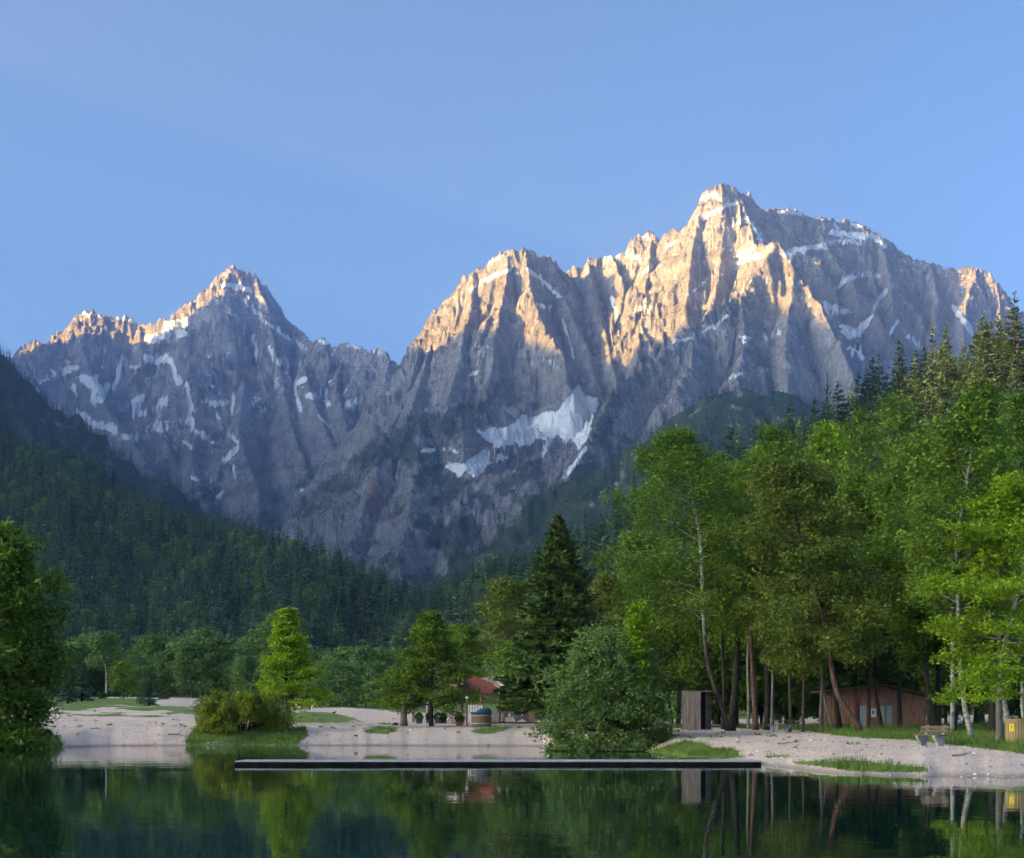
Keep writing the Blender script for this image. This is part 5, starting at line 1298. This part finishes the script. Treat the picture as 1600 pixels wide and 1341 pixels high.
def deck_chair(px, d, rz, label, mat='canvas', H=1.05, group=None):
    g = gpoint(px, d); t = empty('deck_chair', g, rz, label=label, cat='deck chair', group=group)
    for s in (-.28, .28):
        part(MB().tube([(s, -.35, .02), (s, .45, H)], .028, 6), 'rail', 'wood', t); part(MB().tube([(s, .35, .02), (s, -.1, .62)], .025, 6), 'leg', 'wood', t)
    m = MB(); vs = []
    for i in range(9):
        u = i / 8; y = -.33 + .77 * u; z = .06 + (H - .08) * u - .16 * math.sin(math.pi * u)
        vs += [(-.26, y, z), (.26, y, z), (.26, y + .01, z - .02), (-.26, y + .01, z - .02)]
    f = []
    for i in range(8):
        a = i * 4
        for k in range(4): f.append((a + k, a + (k + 1) % 4, a + 4 + (k + 1) % 4, a + 4 + k))
    m.add(vs, f); part(m, 'canvas_seat', mat, t); return t
for px, d, rz, lab in [(704, 140, 1.35, 'leftmost pale deck chair in the row on the terrace'), (711, 141, 1.35, 'second deck chair in the row on the terrace, its frame edge-on'), (718, 140, 1.25, 'third deck chair in the row, behind the green planter'),
                       (727, 139, 1.3, 'deck chair tucked behind the left lamp post')]:
    deck_chair(px, d, rz, lab, H=1.25)
# white panel
g = gpoint(742, 137); t = empty('white_screen', g, label='white lattice screen standing behind the hot tub', cat='screen')
for i in range(6): part(B((-.55 + i * .22, 0, .8), (.17, .03, 1.55)), 'board', 'white', t)
for z in (.2, 1.4): part(B((0, .03, z), (1.35, .03, .08)), 'rail', 'greywood', t)
# planters
for q, (px, d, r, lab) in enumerate([(655, 142, .36, 'leftmost clipped green shrub in a pot behind the hornbeam'), (670, 143, .30, 'clipped shrub between the pots, seen left of the hornbeam trunk'), (684, 141, .36, 'clipped green shrub just right of the hornbeam trunk'),
                                     (693, 141.5, .32, 'clipped green shrub left of the deck chairs'), (718, 133, .40, 'clipped dark green shrub in a pot in front of the deck chairs')]):
    g = gpoint(px, d); t = empty('potted_shrub', g, label=lab, cat='plant')
    part(MB().tube([(0, 0, 0), (0, 0, .34)], [r * .7, r * .85], 12), 'pot', 'clay' if q == 4 else 'slate', t)
    rg = np.random.RandomState(600 + q); n = 900; dv = rg.normal(size=(n, 3)); dv /= np.linalg.norm(dv, axis=1)[:, None]; cen = dv * rg.uniform(.75, 1.02, n)[:, None] * np.array([r, r, .36]) + np.array([0, 0, .58])
    V, Fc = leaf_quads(rg, cen, .075, 1.5); link('foliage', mesh_np('clipped_foliage', V, Fc, LEAF['dark']), t)
# brick kitchen
def brick_house():
    d = 158; g = gpoint(834, d); s = F / d; X = lambda px: xp(px, d) - g[0]; Zy = lambda py: (HZ - py) / s + CZ - g[2]
    t = empty('brick_grill_house', g, label='small pale brick grill house with a dark opening behind the stacked furniture', cat='building')
    h = Zy(1086)
    for a, b, z0, z1 in [(817, 825, 0, h), (846, 851, 0, h), (825, 846, Zy(1101), h), (825, 846, 0, .9)]:
        part(B(((X(a) + X(b)) / 2, 0, (z0 + z1) / 2), (X(b) - X(a), .25, z1 - z0)), 'brick_wall', 'brick', t)
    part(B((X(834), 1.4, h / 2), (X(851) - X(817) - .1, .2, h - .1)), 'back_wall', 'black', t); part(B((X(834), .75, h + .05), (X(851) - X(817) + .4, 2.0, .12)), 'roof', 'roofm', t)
    part(B((X(835.5), -.16, Zy(1101) + .05), (X(846) - X(825), .08, .12)), 'lintel', 'slate', t)
brick_house()
# low timber stage and the furniture stacked on it
d = 140; g = gpoint(815, d)
t = empty('timber_stage', (g[0], d + 1, g[2] - .05), label='low dark timber stage carrying the stacked terrace furniture', cat='stage')
for i in range(14): part(B((0, -1.3 + i * .2, .18), (xp(868, d) - xp(768, d), .185, .05)), 'board', 'slate', t)
part(B((0, -1.42, .09), (xp(868, d) - xp(768, d), .05, .22)), 'front_edge', 'pole', t)
SZ = g[2] + .155
def leaning(px, dd, w, h, tilt, roll, mat, name, label, cat, slats=4):
    x = xp(px, dd); t = empty(name, (x, dd, SZ), label=label, cat=cat); m4 = None
    from mathutils import Matrix
    R = Matrix.Rotation(roll, 3, 'Y') @ Matrix.Rotation(-tilt, 3, 'X')
    def tr(m):
        m.v = [tuple(R @ Vector(v)) for v in m.v]
        return m
    lift = abs(math.sin(roll)) * w / 2
    for i in range(slats): 
        o = part(tr(B((-w / 2 + (i + .5) * w / slats, 0, h / 2), (w / slats * .88, .03, h))), 'board', mat, t); o.location.z = lift
    for z in (.15, h - .15): o = part(tr(B((0, .04, z), (w, .03, .07))), 'batten', 'wood', t); o.location.z = lift
    return t
FN = [(776, .9, .95, .25, 0, 'greywood', 'folding_table', 'first grey folded table leaning at the left end of the stage'), (786, .5, .75, .1, .1, 'wood', 'folding_chair', 'brown folded chair next to the first grey table'),
      (803, .4, .95, .12, .12, 'white', 'display_board', 'upright white board in the middle of the furniture stack'), (812, .7, .9, .3, -.55, 'slate', 'folding_table', 'dark folded table tilted to the left beside the white board'),
      (819, .7, .9, .3, .5, 'wood', 'folding_table', 'brown folded table tilted right, forming an A with the dark one'), (827, .6, 1.0, .1, .05, 'greywood', 'folding_table', 'grey table top standing upright before the grill house'),
      (834, .6, 1.0, .12, -.06, 'wood', 'folding_table', 'brown table top standing upright beside the grey one'), (842, .6, 1.2, .2, .6, 'greywood', 'folding_table', 'long pale board tilted right at the end of the stack'),
      (852, .6, 1.2, .2, -.6, 'plank', 'folding_table', 'long pale board tilted left, crossing the other one'), (862, .8, .8, .3, .3, 'slate', 'folding_table', 'dark folded table at the right end of the stack by the round bush')]
for q, (px, w, h, tl, ro, mt, nm, lab) in enumerate(FN): leaning(px, d + .1 + (q % 3) * .35, w, h, tl, ro, mt, nm, lab, 'board' if nm == 'display_board' else nm.split('_')[1])
for q, (px, lab) in enumerate([(781, 'dark chair stack standing behind the hot tub'), (793, 'cluttered chair stack right of the dark lamp post'), (800, 'chair stack behind the white board'), (808, 'chair stack left of the A-shaped tables')]):
    x = xp(px, d + 1.5); t = empty('stacked_chair', (x, d + 1.5, SZ), rs.uniform(-.6, .6), label=lab, cat='chair')
    part(B((0, 0, .45), (.45, .45, .05)), 'seat', 'slate', t); part(B((0, .2, .8), (.45, .04, .45)), 'backrest', ('wood', 'steel', 'slate', 'wood')[q], t)
    for sx in (-.2, .2):
        for sy in (-.2, .2): part(B((sx, sy, .22), (.04, .04, .44)), 'leg', 'steel', t)
x = xp(795, d - .5); t = empty('wooden_crate', (x, d - .5, SZ), label='pale low crate in front of the chair stacks', cat='crate')
for z in (.08, .22, .36): part(B((0, -.2, z), (.62, .02, .11)), 'slat', 'cream', t); part(B((0, .2, z), (.62, .02, .11)), 'slat', 'cream', t)
for s in (-.3, .3): part(B((s, 0, .22), (.02, .38, .4)), 'side', 'cream', t)
x = xp(786, d - .4); t = empty('wooden_barrel', (x, d - .4, SZ), label='brown wooden barrel between the hot tub and the pale crate', cat='barrel')
part(MB().tube([(0, 0, 0), (0, 0, .2), (0, 0, .35), (0, 0, .5), (0, 0, .7)], [.2, .25, .27, .25, .2], 14), 'body', 'wood', t, True)
for z in (.14, .54): part(MB().tube([(0, 0, z), (0, 0, z + .04)], .25, 14), 'hoop', 'steel', t)
# posts on the lawn and a bird on the path
for px, d_, y0, mt, lab in [(487.5, 205, 1091, 'white', 'short white post beside the curving gravel path'), (484, 206, 1096, 'pole', 'dark post immediately left of the white post by the path'),
                           (691, 150, 1102, 'plank', 'pale timber post left of the deck chairs'), (668, 152, 1103, 'plank', 'pale timber post behind the hornbeam trunk'), (646, 150, 1103, 'wood', 'brown timber post right of the pollard trunk')]:
    gg = gpoint(px, d_); h = P(px, y0, d_)[2] - gg[2]; o = MB().tube([(0, 0, -.1), (0, 0, h * .9), (0, 0, h)], [.14, .13, .08], 10).build('post', M[mt], None, gg); tag(o, lab, 'post')
gg = gpoint(522, 185)
t = MB().tube([(-.24, 0, .10), (-.14, 0, .16), (0, 0, .18), (.12, 0, .22), (.18, 0, .28), (.23, 0, .29), (.29, 0, .275)], [.01, .06, .09, .07, .055, .045, .008], 8).build('crow', M['bird'], None, gg, smooth=True)
tag(t, 'small black bird standing on the curving gravel path', 'bird')

# ---------------------------------------------------------------- grass, stones and litter on the shore
X, Y, Z, gg_, gPX, gPY = GRASSF
mk = (gg_ > .55) & (Y > 52) & (Y < 135) & (np.abs(gPX - 800) < 860) & (Z > .03)
pts = np.stack([X[mk], Y[mk], Z[mk]], 1); rg = np.random.RandomState(77)
n = min(85000, len(pts) * 3); sel = pts[rg.randint(len(pts), size=n)] + np.stack([rg.normal(size=n) * .12, rg.normal(size=n) * .25, np.zeros(n)], 1)
h = rg.uniform(.05, .16, n) * (1 + .8 * (rg.rand(n) < .05)) * (1 + .9 * sstep(90, 115, sel[:, 1])) * (1 + 1.2 * sstep(.0, .4, fbm(sel[:, 0] / 1.5, sel[:, 1] / 1.5, 2, 5))); a = rg.rand(n) * 6.28; w = .022
tip = sel + np.stack([rg.normal(size=n) * .04, rg.normal(size=n) * .04, h], 1); dx = np.stack([np.cos(a) * w, np.sin(a) * w, np.zeros(n)], 1)
V = np.stack([sel - dx - [0, 0, .02], sel + dx - [0, 0, .02], tip], 1).reshape(-1, 3)
GR = leaf_material('grass_blades', (.07, .11, .02), (.14, .22, .035), (.25, .31, .06), .3, .35)
o = link('grass', mesh_np('grass', V, np.arange(n * 3).reshape(-1, 3), GR)); tag(o, kind='stuff')
# pebbles: squashed octahedra
mk = (gg_ < .3) & (Y > 50) & (Y < 130) & (np.abs(gPX - 800) < 860) & (Z > -.05) & (Z < 1.4)
pts = np.stack([X[mk], Y[mk], Z[mk]], 1); n = 6500
sel = pts[rg.randint(len(pts), size=n)] + rg.normal(size=(n, 3)) * [.2, .25, 0]; sel[:, 2] = gz(sel[:, 0], sel[:, 1])
r = (rg.pareto(3.2, n) * .03 + .022).clip(0, .17)[:, None]
oct_ = np.array([(1, 0, 0), (0, 1, 0), (-1, 0, 0), (0, -1, 0), (0, 0, .6), (0, 0, -.6)], float)
V = sel[:, None, :] + oct_[None] * r[:, None, :] * rg.uniform(.7, 1.3, (n, 6, 1)); base = np.array([(0, 1, 4), (1, 2, 4), (2, 3, 4), (3, 0, 4), (1, 0, 5), (2, 1, 5), (3, 2, 5), (0, 3, 5)])
Fc = (np.arange(n)[:, None, None] * 6 + base[None]).reshape(-1, 3)
tp = NT('pebbles'); r_ = tp.node('ShaderNodeNewGeometry').outputs['Random Per Island']; tp.col(tp.ramp(r_, [(0, (.16, .13, .12)), (.4, (.42, .36, .32)), (1, (.75, .68, .62))])); tp.rough(.85)
o = link('pebbles', mesh_np('pebbles', V.reshape(-1, 3), Fc, tp.m)); tag(o, kind='stuff')
# dead leaves and twigs floating on the lake
n = 150; ang = rg.uniform(-.32, .32, n); dd = rg.uniform(24, 60, n)
cen = np.stack([np.tan(ang) * dd, dd, np.full(n, .004)], 1); nr = np.zeros((n, 3)); u = rg.normal(size=(n, 3)); u[:, 2] = 0; u /= np.linalg.norm(u, axis=1)[:, None]; v = np.stack([-u[:, 1], u[:, 0], u[:, 2]], 1)
s = rg.uniform(.012, .045, n)[:, None]; V = np.stack([cen - u * s, cen + v * s * .6, cen + u * s, cen - v * s * .6], 1).reshape(-1, 3)
o = link('floating_leaves', mesh_np('floating_leaves', V, np.arange(n * 4).reshape(-1, 4), plain('floating_leaf', (.45, .42, .32), .6))); tag(o, kind='stuff')
# ---------------------------------------------------------------- small things along the shore
rg = np.random.RandomState(404)
def stick(px, d, L, rz, label):
    g = gpoint(px, d); m = MB(); p = limb((0, 0, .05), rz, .05, L, -.05, rg, 5, .12); m.tube(p, [.045, .04, .035, .028, .02, .01], 6)
    q = limb(p[2], rz + .7, .3, L * .35, 0, rg, 3, .1); m.tube(q, [.025, .02, .014, .006], 5)
    tag(m.build('driftwood', BARK_M, None, (g[0], g[1], max(g[2], 0) + .02)), label, 'driftwood')
BARK_M = plain('bleached_wood', (.20, .16, .13), .9, .4, 5)
for px, d, L, rz, lab in [(262, 118.5, 1.5, 1.3, 'bleached branch lying on the gravel left of the bush mound'), (142, 119, 1.1, 1.9, 'short bleached stick on the gravel near the left bank'), (1488, 61, .8, 1.4, 'short stick on the gravel in front of the lawn at right'),
                          (1215, 80, .9, 2.0, 'thin branch on the gravel in front of the central trunks')]:
    stick(px, d, L, rz, lab)
# weeds rooted in the gravel: little leafy tufts, too many and too small to pick apart
n = 210; ang = rg.uniform(-.31, .32, n); dd = np.where(rg.rand(n) < .5, rg.uniform(60, 110, n), rg.uniform(117, 175, n))
X_ = np.tan(ang) * dd; Z_ = gz(X_, dd); k = Z_ > .25; X_, dd, Z_ = X_[k], dd[k], Z_[k]
cen = []
for x, y, z in zip(X_, dd, Z_):
    r = rg.uniform(.08, .28); c = rg.normal(size=(26, 3)) * [r, r, r * .4]; c[:, 2] = np.abs(c[:, 2]) + .03; cen.append(c + [x, y, z])
V, Fc = leaf_quads(rg, np.concatenate(cen), .07, 2.2)
tag(link('weeds', mesh_np('weeds', V, Fc, GR)), kind='stuff')
# ---------------------------------------------------------------- air
hm = bpy.data.materials.new('haze'); hm.use_nodes = True
ht = hm.node_tree; ht.nodes.clear()
ho = ht.nodes.new('ShaderNodeOutputMaterial'); hv = ht.nodes.new('ShaderNodeVolumePrincipled')
hv.inputs['Color'].default_value = (.48, .64, 1.0, 1); hv.inputs['Density'].default_value = HAZE
hv.inputs['Anisotropy'].default_value = 0.8
ht.links.new(hv.outputs[0], ho.inputs['Volume'])
mb = MB(); mb.box((0, 0, 1070), (19000, 19000, 2180))
hz = mb.build('haze', hm); tag(hz, kind='stuff')
hz.visible_shadow = True
